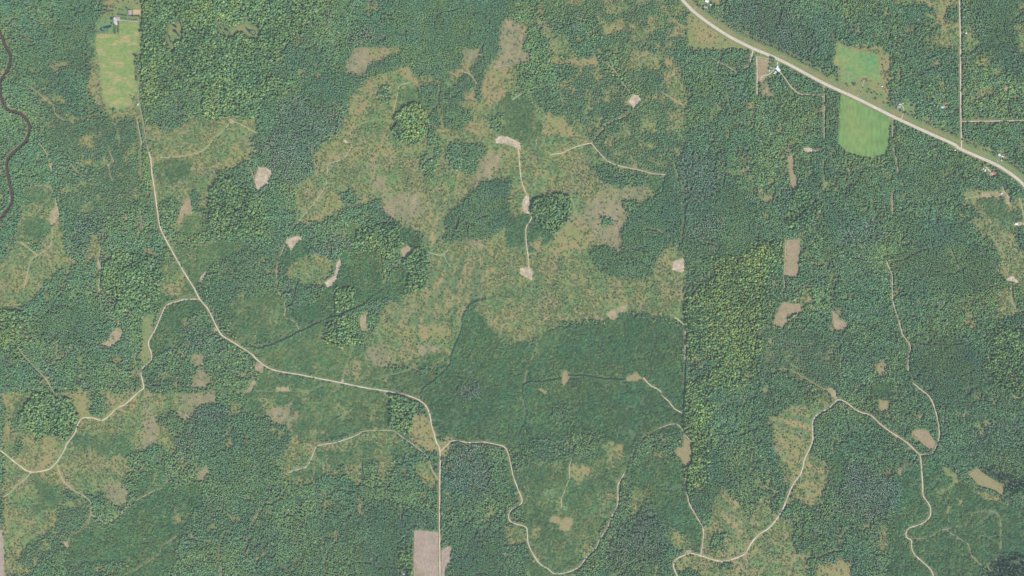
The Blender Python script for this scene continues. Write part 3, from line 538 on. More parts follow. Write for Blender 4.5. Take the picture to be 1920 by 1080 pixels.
GRASSY = [
 (2.2, T(1,2,'1720,70 1620,105 1570,160 1545,215 1535,320 1490,420 1460,510 1440,580 1380,650 1300,710 1250,750 1232,800 1232,840')),
 (1.8, T(1,2,'-60,410 0,440 60,435 180,395 330,320 500,240 580,210 700,165 800,120 870,60 950,10')), (1.6, T(1,2,'575,-30 585,60 588,200')), (1.4, T(1,1,'935,830 945,960 960,1050')),
 (1.6, T(2,2,'430,650 560,655 700,675 850,680')), (1.5, T(2,2,'370,670 250,695 140,700 80,740 85,840 105,920 95,1010 55,1080')), (1.2, T(2,2,'90,720 120,600 160,500 200,400 235,345')),
 (2.4, T(2,1,'440,380 465,480 460,560 330,690 220,800 130,825')), (1.4, T(2,1,'1180,95 1220,160 1245,260')), (1.3, T(2,1,'1000,635 1100,650 1200,715')), (1.0, T(2,1,'1290,560 1275,740')),
 (1.6, T(2,3,'840,310 880,220 910,150 930,90 980,40 1050,0 1110,-30')), (1.3, T(2,2,'1298,560 1296,690 1290,800 1283,930')), (1.4, T(2,3,'1310,280 1308,460')),
 (1.7, T(0,3,'1160,440 1210,420 1250,370 1255,300 1230,265 1190,280 1165,330 1145,400')), (1.6, T(0,3,'680,640 650,710 600,745 540,780 500,830')), (1.5, T(0,3,'880,1085 1010,1040 1090,985 1190,920 1220,860 1340,770')),
 (1.7, T(0,3,'1920,640 1885,720 1880,780 1850,810 1780,780 1700,755 1670,790 1645,880 1645,960')), (1.6, T(1,3,'220,320 205,380 205,460 150,520 70,540')), (1.3, T(1,3,'435,200 440,280 430,370 480,440 525,470 522,560 520,640')), (1.3, T(1,3,'640,690 615,780 590,840 540,900 520,980 520,1080')),
 (1.4, T(0,1,'1265,735 1330,725 1400,750 1490,770 1560,755 1660,720')), (2.0, T(0,1,'1055,-10 1057,100 1060,270')), (1.1, T(0,0,'490,905 560,900 650,885 740,860')), (1.1, T(0,0,'415,850 390,920 340,960')), (1.1, T(0,0,'880,900 880,960 905,1080')), (1.2, T(0,1,'390,160 450,150 520,155')), (1.1, T(0,1,'820,180 830,240 850,280')),
 (1.3, T(0,2,'1000,500 1020,570 1040,640 1060,655')), (1.3, T(0,2,'860,590 900,650 950,715 980,745')), (1.1, T(0,2,'600,490 605,550 620,590')), (1.1, T(1,2,'0,773 150,775 400,777')), (1.1, T(1,2,'400,777 500,730 530,770 600,770 640,730')), (1.1, T(1,2,'730,430 700,530 650,680')), (1.1, T(1,2,'710,520 760,570 790,640')), (1.1, T(1,2,'880,685 1000,655 1200,605')), (1.2, T(0,2,'1720,730 1780,780 1850,780')),
 (1.5, T(3,2,'-20,640 60,625 120,605 180,625 250,660 350,720 440,770')), (1.4, T(3,3,'1480,700 1520,660 1535,610 1600,600 1680,595 1730,630 1745,700 1745,900 1720,950 1650,1000 1670,1040')), (1.3, T(3,3,'230,930 330,940 420,920 480,890 560,890')), (1.2, T(3,1,'930,880 1010,870 1100,820 1180,790')), (1.1, T(3,1,'1370,790 1410,880 1435,940')), (1.2, T(3,1,'1660,660 1720,760 1770,840 1740,930')), (1.2, T(3,0,'985,520 985,600 990,640')),
 (1.1, T(3,1,'418,120 420,330')), (1.3, T(2,2,'1280,0 1272,80 1240,210')), (1.2, T(2,2,'740,30 750,150')), (1.3, T(1,1,'430,20 440,130 445,230 350,300 300,340 320,420 310,570')), (1.3, T(1,1,'1330,0 1330,70 1290,110 1250,170 1240,240')), (1.6, T(1,0,'500,1060 600,1000 700,990 740,950 830,915 920,900 1045,920')),
 (1.1, T(1,0,'1380,640 1370,760 1390,880 1410,960')), (1.1, T(2,0,'1580,700 1620,740 1645,830')), (1.3, T(1,2,'60,440 130,420')),
 (1.4, T(2,3,'1430,725 1520,740')), (1.2, T(1,1,'1090,870 1060,910 1010,950 960,1050')), (1.1, T(1,1,'1130,910 1140,1000')),
]
RIVER = F('-40,30 -12,48') + T(0,0,'0,240 20,290 45,350 70,390 80,440 72,490 50,535 15,590 2,640 5,700 20,760 50,810 90,835 150,850 195,890 220,940 218,1000 195,1060') + T(0,1,'170,5 120,45 70,100 52,150 58,220 75,300 90,370 92,420 75,465 40,510 5,560 -60,620')

# ------------------------------------------------------------------ sheets: fields, bare clearings, ponds (kind of ground, material, outline)
SHEETS = [
 ('hay_field', 'hay', 'long hay field with tan blotches beside the farmstead', 'field', T(0,0,'722,255 895,255 897,165 1050,165 1045,380 1002,400 1002,480 1015,560 1030,640 1030,690 1000,720 985,790 940,810 890,822 840,815 800,780 775,720 765,640 755,540 740,420 720,370')),
 ('hay_field', 'hay2', 'bright green mown field north of the highway', 'field', T(3,0,'525,330 560,345 650,380 720,400 790,395 820,415 832,520 850,615 780,600 720,575 680,578 600,545 500,485 495,450 515,400')),
 ('hay_field', 'hay3', 'large green pasture south of the highway', 'field', T(3,0,'550,712 660,762 870,860 918,890 905,1080') + T(3,1,'897,50 870,85 790,105 690,90 600,60 525,0') + T(3,0,'535,960 542,850')),
 ('hay_field', 'hay4', 'small pale green wedge below the mown field', 'field', T(3,0,'542,525 600,552 680,587 640,640 545,605')),
 ('stubble_field', 'pinkfield', 'pinkish brown stubble field west of the straight gravel road', 'field', T(1,3,'1187,742 1230,737 1366,752 1368,1300 1176,1300')),
 ('stubble_field', 'pinkfield', 'smaller pinkish brown stubble strip east of the gravel road', 'field', T(1,3,'1392,890 1440,855 1470,870 1455,980 1420,1010 1420,1300 1388,1300')),
 ('stubble_field', 'pinkfield', 'pink stubble field cut off by the left edge', 'field', T(0,3,'-500,735 20,735 30,900 36,1300 -500,1300')),
 ('brown_field', 'brownfield', 'rectangular brown field framed by yellow-green woods', 'field', T(3,1,'140,722 240,712 232,880 220,1000 125,985 132,850')),
 ('brown_field', 'brownfield', 'narrow slanting brown strip field in the woods', 'field', T(3,1,'150,95 185,85 195,130 190,190 215,270 228,330 205,340 175,330 160,200')),
 ('brown_field', 'brownfield', 'boot-shaped brown field south of the rectangular one', 'field', T(3,2,'110,110 250,125 252,180 190,195 145,205 140,260 105,297 40,270 60,200')),
 ('brown_field', 'brownfield', 'curved brown clearing tapering to the north', 'field', T(3,2,'475,170 500,180 540,240 600,270 580,300 540,320 510,310 490,250')),
 ('brown_field', 'olive', 'olive grass clearing at the end of a strip', 'field', T(3,2,'838,840 912,852 905,910 850,930 832,900')),
 ('brown_field', 'brownfield', 'oval tan clearing beside the looping dirt road', 'field', T(3,3,'1080,0 1110,-22 1170,-22 1205,5 1240,50 1260,90 1222,135 1150,80')),
 ('brown_field', 'olive', 'long tan clearing with trees at the lower right', 'field', T(3,3,'1500,315 1570,270 1620,320 1700,365 1772,402 1765,480 1680,430 1580,400 1540,350')),
 ('brown_field', 'brownfield', 'arrow-shaped brown clearing in the left woods', 'field', T(0,1,'1430,390 1440,530 1380,520 1355,600 1335,600 1360,480 1400,430')),
 ('brown_field', 'olive', 'mitten-shaped olive clearing beside the yellow trees', 'field', T(2,3,'1225,160 1240,120 1282,120 1288,30 1338,80 1350,150 1345,200 1320,258 1290,240 1270,205')),
 ('brown_field', 'olive', 'heart-shaped tan clearing inside the looping gravel road', 'field', T(2,3,'280,655 310,625 355,640 370,670 410,635 462,655 450,700 430,730 410,752 360,735 355,690 290,680')),
 ('brown_field', 'olive', 'small ragged tan clearing on the sapling trail', 'field', T(2,2,'370,660 400,610 425,640 432,670 405,727 375,720')),
 ('brown_field', 'olive', 'low wide tan clearing where the pale track starts', 'field', T(2,2,'855,670 900,650 935,630 950,650 980,675 940,702 860,695')),
 ('brown_field', 'olive', 'tiny slanted tan gap in the dark saplings', 'field', T(2,2,'195,745 262,780 257,802 205,770')),
 ('brown_field', 'brownfield', 'square brown plot behind the white framed lane', 'field', T(2,0,'1842,430 1920,448') + T(3,0,'8,455 0,520 -20,590 -50,620 -78,610')),
 ('bare_clearing', 'sand', 'round pale sand clearing in the north woods', 'clearing', T(2,0,'878,745 910,708 950,720 968,755 950,775 935,792 912,812 880,775')),
 ('bare_clearing', 'sand', 'pale sand strip at the head of the centre track', 'clearing', F('930,262 935,254 950,256 966,263 975,268 977,281 968,279 962,274 950,270 931,268')),
 ('bare_clearing', 'sand', 'tall pale sand landing beside the round grove', 'clearing', T(2,1,'110,370 130,400 137,518 110,522 75,500 75,440')),
 ('bare_clearing', 'sand', 'pale sand landing at the south end of the centre track', 'clearing', T(2,1,'58,932 130,922 157,950 155,1000 147,1023 65,975')),
 ('bare_clearing', 'sand', 'square pale sand clearing near the fence line', 'clearing', T(2,1,'1205,880 1292,853 1294,950 1270,967 1198,945')),
 ('bare_clearing', 'sand', 'ragged pale sand clearing in the upper left woods', 'clearing', T(1,1,'20,175 80,178 122,215 97,260 92,300 40,325 30,352 0,335 -8,270 4,210')),
 ('bare_clearing', 'sand', 'three-lobed pale sand clearing beside the thin track', 'clearing', T(1,1,'223,740 260,700 330,688 347,715 300,745 265,802 245,770')),
 ('bare_clearing', 'sand', 'long slanting pale sand strip by the dark saplings', 'clearing', T(1,1,'630,848 640,890 620,960 582,1062 540,1074 513,1042 590,980 602,900')),
 ('bare_clearing', 'sandtan', 'small round tan landing between two groves', 'clearing', T(1,1,'1088,790 1135,758 1172,790 1167,822 1110,853 1095,850')),
 ('bare_clearing', 'sandtan', 'triangular tan landing on the sapling boundary', 'clearing', T(2,2,'708,190 760,160 870,125 860,165 810,190 760,248 720,210')),
 ('bare_clearing', 'sandtan', 'upright pale landing beside the hardwood patch', 'clearing', T(1,2,'778,232 800,195 838,180 832,240 829,325 800,328 785,280')),
 ('bare_clearing', 'sandtan', 'small level tan rectangle south of the gravel road', 'clearing', T(1,2,'150,745 250,742 256,773 152,777')),
 ('bare_clearing', 'sandtan', 'small tilted tan rectangle near the gravel road', 'clearing', T(0,2,'1850,780 1880,715 1905,690 1922,705 1900,745 1882,781')),
 ('bare_clearing', 'sandtan', 'tan patch beside the gravel road curve', 'clearing', T(1,2,'-10,580 20,565 62,592 50,640 0,622')),
 ('bare_clearing', 'sandtan', 'tan ringed clearing with a green island', 'clearing', T(0,2,'755,418 800,405 820,390 830,350 850,322 880,300 908,312 922,345 900,392 860,420 832,437 800,432')),
 ('bare_clearing', 'sand', 'thin pale sliver east of the diagonal road', 'clearing', T(0,1,'1498,1030 1510,990 1545,945 1540,980 1520,1015 1510,1045')),
 ('bare_clearing', 'sandtan', 'crescent tan landing in the left clearing', 'clearing', T(0,1,'412,445 430,450 443,520 436,560 395,607 368,580 382,520 408,480')),
 ('bare_clearing', 'sandtan', 'ragged sandy patch north of the bright grove', 'clearing', T(0,1,'728,860 745,875 768,935 735,962')),
 ('bare_clearing', 'sandtan', 'ragged sandy patch west of the bright grove', 'clearing', T(0,1,'735,1010 752,1010 760,1060 755,1095 730,1110 738,1060')),
 ('bare_clearing', 'sandtan', 'tiny sandy patch on the forked trail junction', 'clearing', T(0,2,'330,690 350,672 368,678 356,702')),
 ('bare_clearing', 'sandtan', 'small tan triangle at a grassy trail end', 'clearing', T(0,3,'468,825 508,823 517,872 497,862')),
 ('bare_clearing', 'sandtan', 'small sandy spot near the river trail', 'clearing', T(0,1,'372,150 385,150 393,185 386,210 374,190')),
 ('bare_clearing', 'sandtan', 'small sandy spot on the winding left trail', 'clearing', T(0,1,'795,155 825,150 822,168 808,172')),
 ('bare_clearing', 'sandtan', 'upper of two sandy spots west of the trail', 'clearing', T(0,1,'932,555 955,540 962,560 940,578')),
 ('bare_clearing', 'sandtan', 'lower of two sandy spots west of the trail', 'clearing', T(0,1,'930,630 950,632 958,648 932,655')),
 ('bare_clearing', 'sand', 'sandy pit with a spur in the upper right woods', 'clearing', T(3,1,'268,30 310,22 332,45 414,44 412,52 330,60 282,62')),
 ('bare_clearing', 'sand', 'pale gravel pad at the right edge', 'clearing', T(3,1,'1840,590 1885,585 1920,592 1925,606 1880,612 1845,614')),
 ('bare_clearing', 'sand', 'sandy pit with a ragged tail low on the right', 'clearing', T(3,1,'1785,1015 1820,995 1850,1000 1870,1025 1885,1050 1850,1035 1800,1035')),
 ('bare_clearing', 'sandtan', 'reddish sandy yard with a lean strip', 'clearing', T(3,1,'1600,365 1700,358 1740,362 1775,350 1800,390 1816,405 1815,452 1785,450 1775,392 1700,388 1610,398')),
 ('bare_clearing', 'sandtan', 'sandy patch where two gravel roads meet', 'clearing', T(3,2,'440,755 475,750 510,780 525,830 505,835 470,800')),
 ('bare_clearing', 'sandtan', 'sandy corner patch at the bottom road junction', 'clearing', T(2,3,'1295,900 1330,882 1350,895 1345,915 1300,922')),
 ('bare_clearing', 'sandtan', 'small sandy opening by the trail fork', 'clearing', T(0,0,'1715,885 1745,890 1760,925 1735,930')),
 ('bare_clearing', 'sandtan', 'small bare patch on the right wood edge', 'clearing', T(3,0,'1770,660 1790,645 1810,665 1790,685 1775,682')),
 ('bare_clearing', 'sandtan', 'bare patch by the left property line', 'clearing', T(0,2,'1600,310 1625,295 1630,325 1610,345')),
 ('bare_clearing', 'sand', 'pale scrape on the roadside of the main gravel road', 'clearing', T(1,2,'630,700 650,680 666,692 662,712')),
 ('bare_clearing', 'sand', 'pale debris patch in the upper cut-over', 'clearing', T(1,0,'660,1048 680,1050 694,1066 676,1078')),
 ('bare_clearing', 'sand', 'white scraped yard at the bottom edge', 'clearing', T(1,3,'1085,1055 1110,1050 1135,1040 1132,1060 1115,1078 1098,1078')),
 ('farm_yard', 'greytrack', 'grey paved court beside the farmhouse', 'driveway', F('217,32.5 223.5,32 226,37.5 259,40 259,41.6 241,39.8 225,39.2 222,40 217.5,37')),
 ('sand_arena', 'garden', 'tan sand arena east of the pink shed', 'arena', F('249.6,18.3 264,18.1 264,28 249.6,27.6')),
 ('mown_lawn', 'lawn', 'green lawn round the farm pond', 'lawn', F('182.6,47 186,40 192,35 198,30 205,26.5 214,25 214,60 207,62 182,62')),
 ('house_yard', 'sandtan', 'dirt yard of the red-roofed house by the highway', 'yard', F('1848,311 1853,313.5 1859,321 1867,325 1866,329 1857,330.5 1855.5,327 1857,321 1850,316')),
 ('house_yard', 'sandtan', 'dirt yard of the barn west of the straight road', 'yard', F('1771.5,194 1776,191.5 1779,196 1778,203 1773,204.5 1770.5,200')),
 ('house_yard', 'sandtan', 'dirt lane pad beside the grey cabin', 'yard', F('1409.5,96 1413.5,97 1412.5,103 1411,110.5 1408.5,110 1408,104')),
]
POND_A = F('187,54 189,51 193,50 198,48.5 203.5,47.2 207.5,46.6 209.6,48.2 209.3,50 206,52 200,53 195.6,53.6 194,52.2 192.4,51.4 191.2,53 191.2,55.2 193,56.6 195.8,55.2 196,56.6 193.4,58.2 189.5,57.8 187.2,56')
POND_B = F('459.2,51 461,50.6 464.5,53.8 469,54.8 474,55.6 477.5,57.4 479.6,60.5 479.4,64.6 477,66.8 474,66.4 469,62.5 464,58')
ISLE_B = F('468.8,59.4 471,57.4 475,57.2 478,60 478,63.4 476,64.8 473,63.6')
POND_C = [(1709 + 3.0 * math.cos(a) * (1 + .12 * math.sin(3 * a)), 197 + 2.5 * math.sin(a)) for a in np.linspace(0, 6.283, 18)[:-1]]
POND_D = F('325,56 327,54 330,57 332,60 329,61')

# ------------------------------------------------------------------ 1 px mask where no tree stands
MX0, MY0 = -PAD, -PAD
clear = np.zeros((H + 2 * PAD + 2, W + 2 * PAD + 2), np.float32)      # 1 = kept free
def clear_line(pts, half, curve=True):
    p = smooth_line(pts, 4.0) if curve else np.array(pts, float)
    for a, b in zip(p[:-1], p[1:]):
        x0 = int(max(MX0, min(a[0], b[0]) - half - 2)); x1 = int(min(W + PAD, max(a[0], b[0]) + half + 2))
        y0 = int(max(MY0, min(a[1], b[1]) - half - 2)); y1 = int(min(H + PAD, max(a[1], b[1]) + half + 2))
        if x1 <= x0 or y1 <= y0: continue
        X, Y = np.meshgrid(np.arange(x0, x1 + 1), np.arange(y0, y1 + 1))
        d = b - a; L2 = max(1e-6, d @ d); t = np.clip(((X - a[0]) * d[0] + (Y - a[1]) * d[1]) / L2, 0, 1)
        q = np.hypot(X - a[0] - t * d[0], Y - a[1] - t * d[1])
        s = clear[y0 - MY0:y1 - MY0 + 1, x0 - MX0:x1 - MX0 + 1]; s[q < half] = 1
def clear_poly(poly, margin=1.3):
    if margin > 0: clear_line(list(poly) + [poly[0]], margin, False)
    p = np.array(poly); x0, y0 = np.maximum(np.floor(p.min(0)) - 1, MX0).astype(int); x1 = int(min(p[:, 0].max() + 2, W + PAD)); y1 = int(min(p[:, 1].max() + 2, H + PAD))
    X, Y = np.meshgrid(np.arange(x0, x1 + 1), np.arange(y0, y1 + 1))
    s = clear[y0 - MY0:y1 - MY0 + 1, x0 - MX0:x1 - MX0 + 1]; s[inside(X + .0, Y + .0, poly)] = 1
def clear_broken(p_, half, thin):
    q = smooth_line(p_, 4.0); n = vnoise(np.arange(len(q)) * .33, np.full(len(q), q[0, 0] * .1), 19)
    for i in range(len(q) - 1):
        clear_line([q[i], q[i + 1]], thin if n[i] > .62 else half * (.85 + .3 * n[i]), False)
for _l, w_, p_ in GRAVEL: clear_broken(p_, w_ / 2 + 2.3, w_ / 2 + 1.8)
for w_, p_ in DIRT: clear_broken(p_, w_ / 2 + (2.0 if w_ >= 1.7 else 1.7), 1.15 if w_ < 1.7 else w_ / 2 + 1.4)
for w_, p_ in GRASSY: clear_broken(p_, w_ / 2 + 1.7, 1.3)
clear_line(RIVER, 3.7)
for s_ in SHEETS: clear_poly(s_[4])
for p_ in (POND_A, POND_B, POND_C, POND_D): clear_poly(p_, 3.0)
MEADOW_A = T(0,0,'1270,180 1300,190 1345,160 1364,220 1360,300 1335,330 1290,375 1250,290 1265,260'); MEADOW_B = T(0,0,'1640,190 1690,200 1740,212 1830,180 1860,130 1872,190 1890,200 1935,200 1940,285 1870,275 1830,240 1790,235 1740,270 1690,272 1645,235')
for p_ in (MEADOW_A, MEADOW_B): clear_poly(p_, 3.0)
hw = smooth_line(HWY, 4.0)
hn = np.gradient(hw, axis=0); hn = hn / np.linalg.norm(hn, axis=1)[:, None]; hn = np.stack([hn[:, 1], -hn[:, 0]], 1)   # points to the north-east verge
if hn[5, 1] > 0: hn = -hn
clear_line([tuple(q) for q in hw[::4]], 6.5)
clear_line([tuple(q) for q in (hw + hn * 8)[::4]], 6.4)
clear_line([tuple(q) for q in (hw + hn * 19.5)[::4]], 1.5)
nverge = [tuple(q) for q in (hw + hn * 2.5)] + [tuple(q) for q in (hw + hn * 13.0)[::-1]]
sverge = [tuple(q) for q in (hw - hn * 2.5)] + [tuple(q) for q in (hw - hn * 6.3)[::-1]]
paint('tan', nverge, 0.6, 20); paint('grass', sverge, 0.8); paint('grass', [tuple(q) for q in (hw + hn * 18)] + [tuple(q) for q in (hw + hn * 21.3)[::-1]], 2.5)

# ------------------------------------------------------------------ the ground: one sheet out to the horizon
def mixa(a, b, t): return np.array(a)[None, None] * (1 - t[..., None]) + np.array(b)[None, None] * t[..., None]
def sstep(x, a, b): t = np.clip((x - a) / (b - a), 0, 1); return t * t * (3 - 2 * t)
n_big = fbm(GX / 40, GY / 40, 201); n_mid = fbm(GX / 13, GY / 13, 211); n_fin = fbm(GX / 5.0, GY / 5.0, 221, 2); n_grain = R.uniform(0, 1, GX.shape)
rows = np.sin((GX * .97 + GY * .22 + 5 * (n_mid - .5) * 4) * 1.05) * .5 + .5
streaks = fbm((GX * .96 + GY * .28) / 3.2, (GY * .96 - GX * .28) / 30, 231, 2)
GC = np.zeros(GX.shape + (3,))
def setc(cls, col):
    m = cover == CL[cls]; GC[m] = col[m]
floor_ = mixa((.045, .066, .034), (.062, .082, .040), n_mid)
setc('hard', floor_ * .8)  # hardwood floor colour darkened to deepen the shadows between the crowns
for c in ('mix', 'yel', 'asp', 'con', 'fir', 'smix', 'ymix', 'regen'): setc(c, floor_)
setc('sap', mixa((.058, .098, .040), (.10, .115, .045), sstep(n_mid * .6 + n_fin * .4, .45, .75)))
setc('sapd', mixa((.040, .080, .040), (.055, .09, .042), n_mid))
n_b2 = fbm(GX / 24, GY / 24, 261); gb = mixa((.070, .134, .046), (.160, .142, .050), sstep(n_mid * .28 + n_fin * .22 + n_b2 * .38 + n_grain * .12, .40, .60)); pk = (sstep(fbm(GX / 20, GY / 20, 271), .55, .70) * .6)[..., None]; gb = gb * (1 - pk) + np.array((.172, .132, .074)) * pk
gb = gb * (1 - .55 * sstep(streaks, .62, .80)[..., None]) + np.array((.175, .135, .066)) * (.55 * sstep(streaks, .62, .80))[..., None]
setc('brush', gb)
tb = mixa((.165, .136, .058), (.110, .136, .045), sstep(n_mid * .3 + n_fin * .25 + n_b2 * .33 + n_grain * .12, .44, .64))
tb = tb * (1 - .5 * sstep(n_big, .55, .75)[..., None]) + np.array((.170, .124, .060)) * (.5 * sstep(n_big, .55, .75))[..., None]
setc('tan', tb)
sl = mixa((.180, .142, .082), (.098, .112, .048), sstep(n_fin * .30 + streaks * .5 + n_grain * .2, .36, .62))
setc('slash', sl * (0.88 + .3 * n_mid[..., None]))
st_a = fbm((GX * .72 + GY * -.70) / 3.0, (GX * .70 + GY * .72) / 34, 241, 2); st_b = fbm((GY * .95 - GX * .30) / 3.0, (GX * .95 + GY * .30) / 34, 251, 2)
st_ = np.where(stand == 31, st_a, np.where(stand == 32, st_b, streaks))
setc('streak', mixa((.062, .108, .040), (.190, .150, .064), sstep(st_ * .75 + n_fin * .15 + n_mid * .1, .46, .60)))
setc('grass', mixa((.088, .13, .045), (.135, .135, .052), sstep(n_mid, .42, .65)))
# beds of trails and verges in the woods are grass, not leaf litter
ci = clear[::1, ::1][(np.clip(GY - MY0, 0, clear.shape[0] - 1)).astype(int), (np.clip(GX - MX0, 0, clear.shape[1] - 1)).astype(int)]
woods = np.isin(cover, [CL[k] for k in ('mix', 'hard', 'yel', 'asp', 'con', 'fir', 'smix', 'sapd', 'ymix', 'regen')]) & (ci > 0)
GC[woods] = mixa((.085, .10, .042), (.115, .11, .05), n_fin)[woods]
vm = stand == 20
GC[vm] = mixa((.145, .128, .055), (.090, .132, .046), sstep(n_mid * .6 + n_fin * .4, .38, .62))[vm]
k = GC.copy()
for ax in (0, 1): k = (np.roll(k, 1, ax) + 2 * k + np.roll(k, -1, ax)) / 4
GC = k
# grid with a few far rows so that the same sheet runs on to the horizon
ex = np.array([-20000.0, -9000, -4000]); X1 = np.concatenate([ex, wx(gx), -ex[::-1]]); Y1 = np.concatenate([-ex, wy(gy), ex[::-1]])
XX, YY = np.meshgrid(X1, Y1); nr, nc = XX.shape
GCp = np.pad(GC, ((3, 3), (3, 3), (0, 0)), mode='constant'); 
edge = np.ones(GCp.shape[:2], bool); edge[3:-3, 3:-3] = False; GCp[edge] = (.04, .06, .03)
co = np.stack([XX, YY, np.zeros_like(XX)], -1).reshape(-1, 3)
ii = np.arange(nr * nc).reshape(nr, nc)
quads = np.stack([ii[1:, :-1], ii[1:, 1:], ii[:-1, 1:], ii[:-1, :-1]], -1).reshape(-1, 4)
me = bpy.data.meshes.new('ground'); me.vertices.add(len(co)); me.vertices.foreach_set('co', co.astype(np.float32).ravel())
me.loops.add(quads.size); me.loops.foreach_set('vertex_index', quads.astype(np.int32).ravel())
me.polygons.add(len(quads)); me.polygons.foreach_set('loop_start', (np.arange(len(quads)) * 4).astype(np.int32))
me.update(calc_edges=True)
ca = me.color_attributes.new('cover', 'FLOAT_COLOR', 'POINT'); ca.data.foreach_set('color', np.concatenate([GCp.reshape(-1, 3), np.ones((nr * nc, 1))], 1).astype(np.float32).ravel())
gm, nt, p = nodes_of('ground_cover')
at = nt.nodes.new('ShaderNodeAttribute'); at.attribute_name = 'cover'
g1 = ramp(nt, tex(nt, 0.22, 4), [(0.25, (.62, .66, .66)), (0.75, (1.35, 1.3, 1.25))])
nt.links.new(mixc(nt, at.outputs['Color'], g1, 1.0, 'MULTIPLY'), p.inputs['Base Color'])
me.materials.append(gm)
ground = bpy.data.objects.new('ground', me); COL.objects.link(ground)
tag(ground, 'cut-over ground of tan grass, brush and forest floor', 'ground', kind='structure')

# ------------------------------------------------------------------ sheets lying on the ground
def sheet(name, poly, z, mat, amp=0.7):
    pts = rough_poly(poly, amp)
    v = [Vector((wx(x), wy(y), z)) for x, y in pts]
    tris = geometry.tessellate_polygon([v])
    fs = []
    for t in tris:
        a, b, c = (v[i] for i in t)
        fs.append(t if (b - a).cross(c - a).z > 0 else (t[0], t[2], t[1]))
    return mesh_obj(name, v, fs, mat)
for i, (nm, mt, lab, cat, poly) in enumerate(SHEETS):
    crisp = nm in ('farm_yard', 'sand_arena')
    o = sheet(nm, poly, 0.20 + 0.02 * (i % 5) + (0.2 if nm == 'farm_yard' else 0), MT[mt], 0.1 if crisp else 0.8 if nm in ('hay_field', 'stubble_field') else 1.7)
    tag(o, lab, cat, kind='structure')
def ribbon(name, pts, width, z, mat, jitter=0.12, step=3.0, parent=None, seed=0, off=0.0):
    p = smooth_line(pts, step); d = np.gradient(p, axis=0); d /= np.maximum(1e-6, np.linalg.norm(d, axis=1))[:, None]; n = np.stack([-d[:, 1], d[:, 0]], 1)
    v = []
    for i, q in enumerate(p):
        a = width / 2 * (1 + jitter * (vnoise(np.array([i * .7]), np.array([seed * 3.1]), 7)[0] - .5) * 2)
        b = width / 2 * (1 + jitter * (vnoise(np.array([i * .7 + 90]), np.array([seed * 3.1]), 9)[0] - .5) * 2)
        for s in (off + a, off - b):
            v.append((wx(q[0] + n[i, 0] * s), wy(q[1] + n[i, 1] * s), z))
    f = [(2 * i, 2 * i + 2, 2 * i + 3, 2 * i + 1) for i in range(len(p) - 1)]
    o = mesh_obj(name, v, f, mat, parent)
    if o.data.polygons[0].normal.z < 0: o.data.flip_normals()
    return o
hwy = ribbon('highway', HWY, 4.2, 0.55, MT['asphalt'], 0.03); tag(hwy, 'pale two-lane highway crossing the upper right corner', 'road', kind='structure')
ribbon('shoulder', HWY, 0.9, 0.50, MT['shoulder'], 0.3, parent=hwy, off=2.5, seed=3); ribbon('shoulder', HWY, 0.9, 0.50, MT['shoulder'], 0.3, parent=hwy, off=-2.5, seed=4)
ribbon('centre_line', HWY, 0.10, 0.60, MT['yellow_paint'], 0, parent=hwy); ribbon('edge_line', HWY, 0.08, 0.60, MT['white_paint'], 0, parent=hwy, off=1.8); ribbon('edge_line', HWY, 0.08, 0.60, MT['white_paint'], 0, parent=hwy, off=-1.8)
for i, (lab, w_, p_) in enumerate(GRAVEL):
    tag(ribbon('gravel_road', p_, w_ * .78, 0.42 + .01 * i, MT['gravel'], 0.14, seed=i), lab, 'road', kind='structure')
used_lab = set()
def short_name(t):
    out = []
    for w_ in t.split():
        if out and w_ in ('in', 'of', 'at', 'by', 'with', 'on', 'near', 'where', 'framed', 'cut', 'tapering', 'ringing') and len(out) >= 3: break
        out.append(w_)
    return ' '.join(out[:9])
for grp, mt, nm, z0 in ((DIRT, 'dirt', 'dirt_track', .36), (GRASSY, 'grasstrail', 'grassy_path', .30)):
    for i, (w_, p_) in enumerate(grp):
        m_ = MT['gravel'] if (mt == 'dirt' and w_ >= 1.9) else MT['dirtpale'] if (mt == 'dirt' and w_ >= 1.35) else MT[mt]
        o = ribbon(nm, p_, w_ * (.72 if mt == 'dirt' else 1.0), z0 + .004 * (i % 12), m_, 0.35, seed=i + 40)
        L = sum(math.dist(a, b) for a, b in zip(p_[:-1], p_[1:]))
        sz = 'short' if L < 30 else 'long winding' if L > 110 else 'narrow'
        what = 'pale dirt track' if nm == 'dirt_track' else 'grassy path'
        q = p_[len(p_) // 2]
        for dist_, sh in sorted((math.dist(q, np.mean(s_[4], 0)), k_) for k_, s_ in enumerate(SHEETS)):
            c_ = np.mean(SHEETS[sh][4], 0); dx, dy = q[0] - c_[0], q[1] - c_[1]
            way = ('north' if dy < -abs(dx) * .4 else 'south' if dy > abs(dx) * .4 else '') + ('west' if dx < -abs(dy) * .4 else 'east' if dx > abs(dy) * .4 else '')
            lab = f"{sz} {what} {way} of the {short_name(SHEETS[sh][2])}"
            if lab not in used_lab: break
        used_lab.add(lab); tag(o, lab, 'track' if nm == 'dirt_track' else 'path', kind='structure')
tag(ribbon('river', RIVER, 5.9, 0.25, MT['river'], 0.28), 'brown winding river along the left edge', 'river', kind='structure')
for poly, lab in ((POND_A, 'dark blue hook-shaped pond on the farm lawn'), (POND_B, 'dark teardrop pond ringing a small island'), (POND_C, 'small teal round pond beside the highway house'), (POND_D, 'tiny dark pond in the small wood meadow')):
    tag(sheet('pond', poly, 0.48, MT['pond'], 0.15), lab, 'pond', kind='structure')
tag(sheet('pond_island', ISLE_B, 0.62, MT['lawn'], 0.2), 'grassy island inside the teardrop pond', 'island', kind='structure')

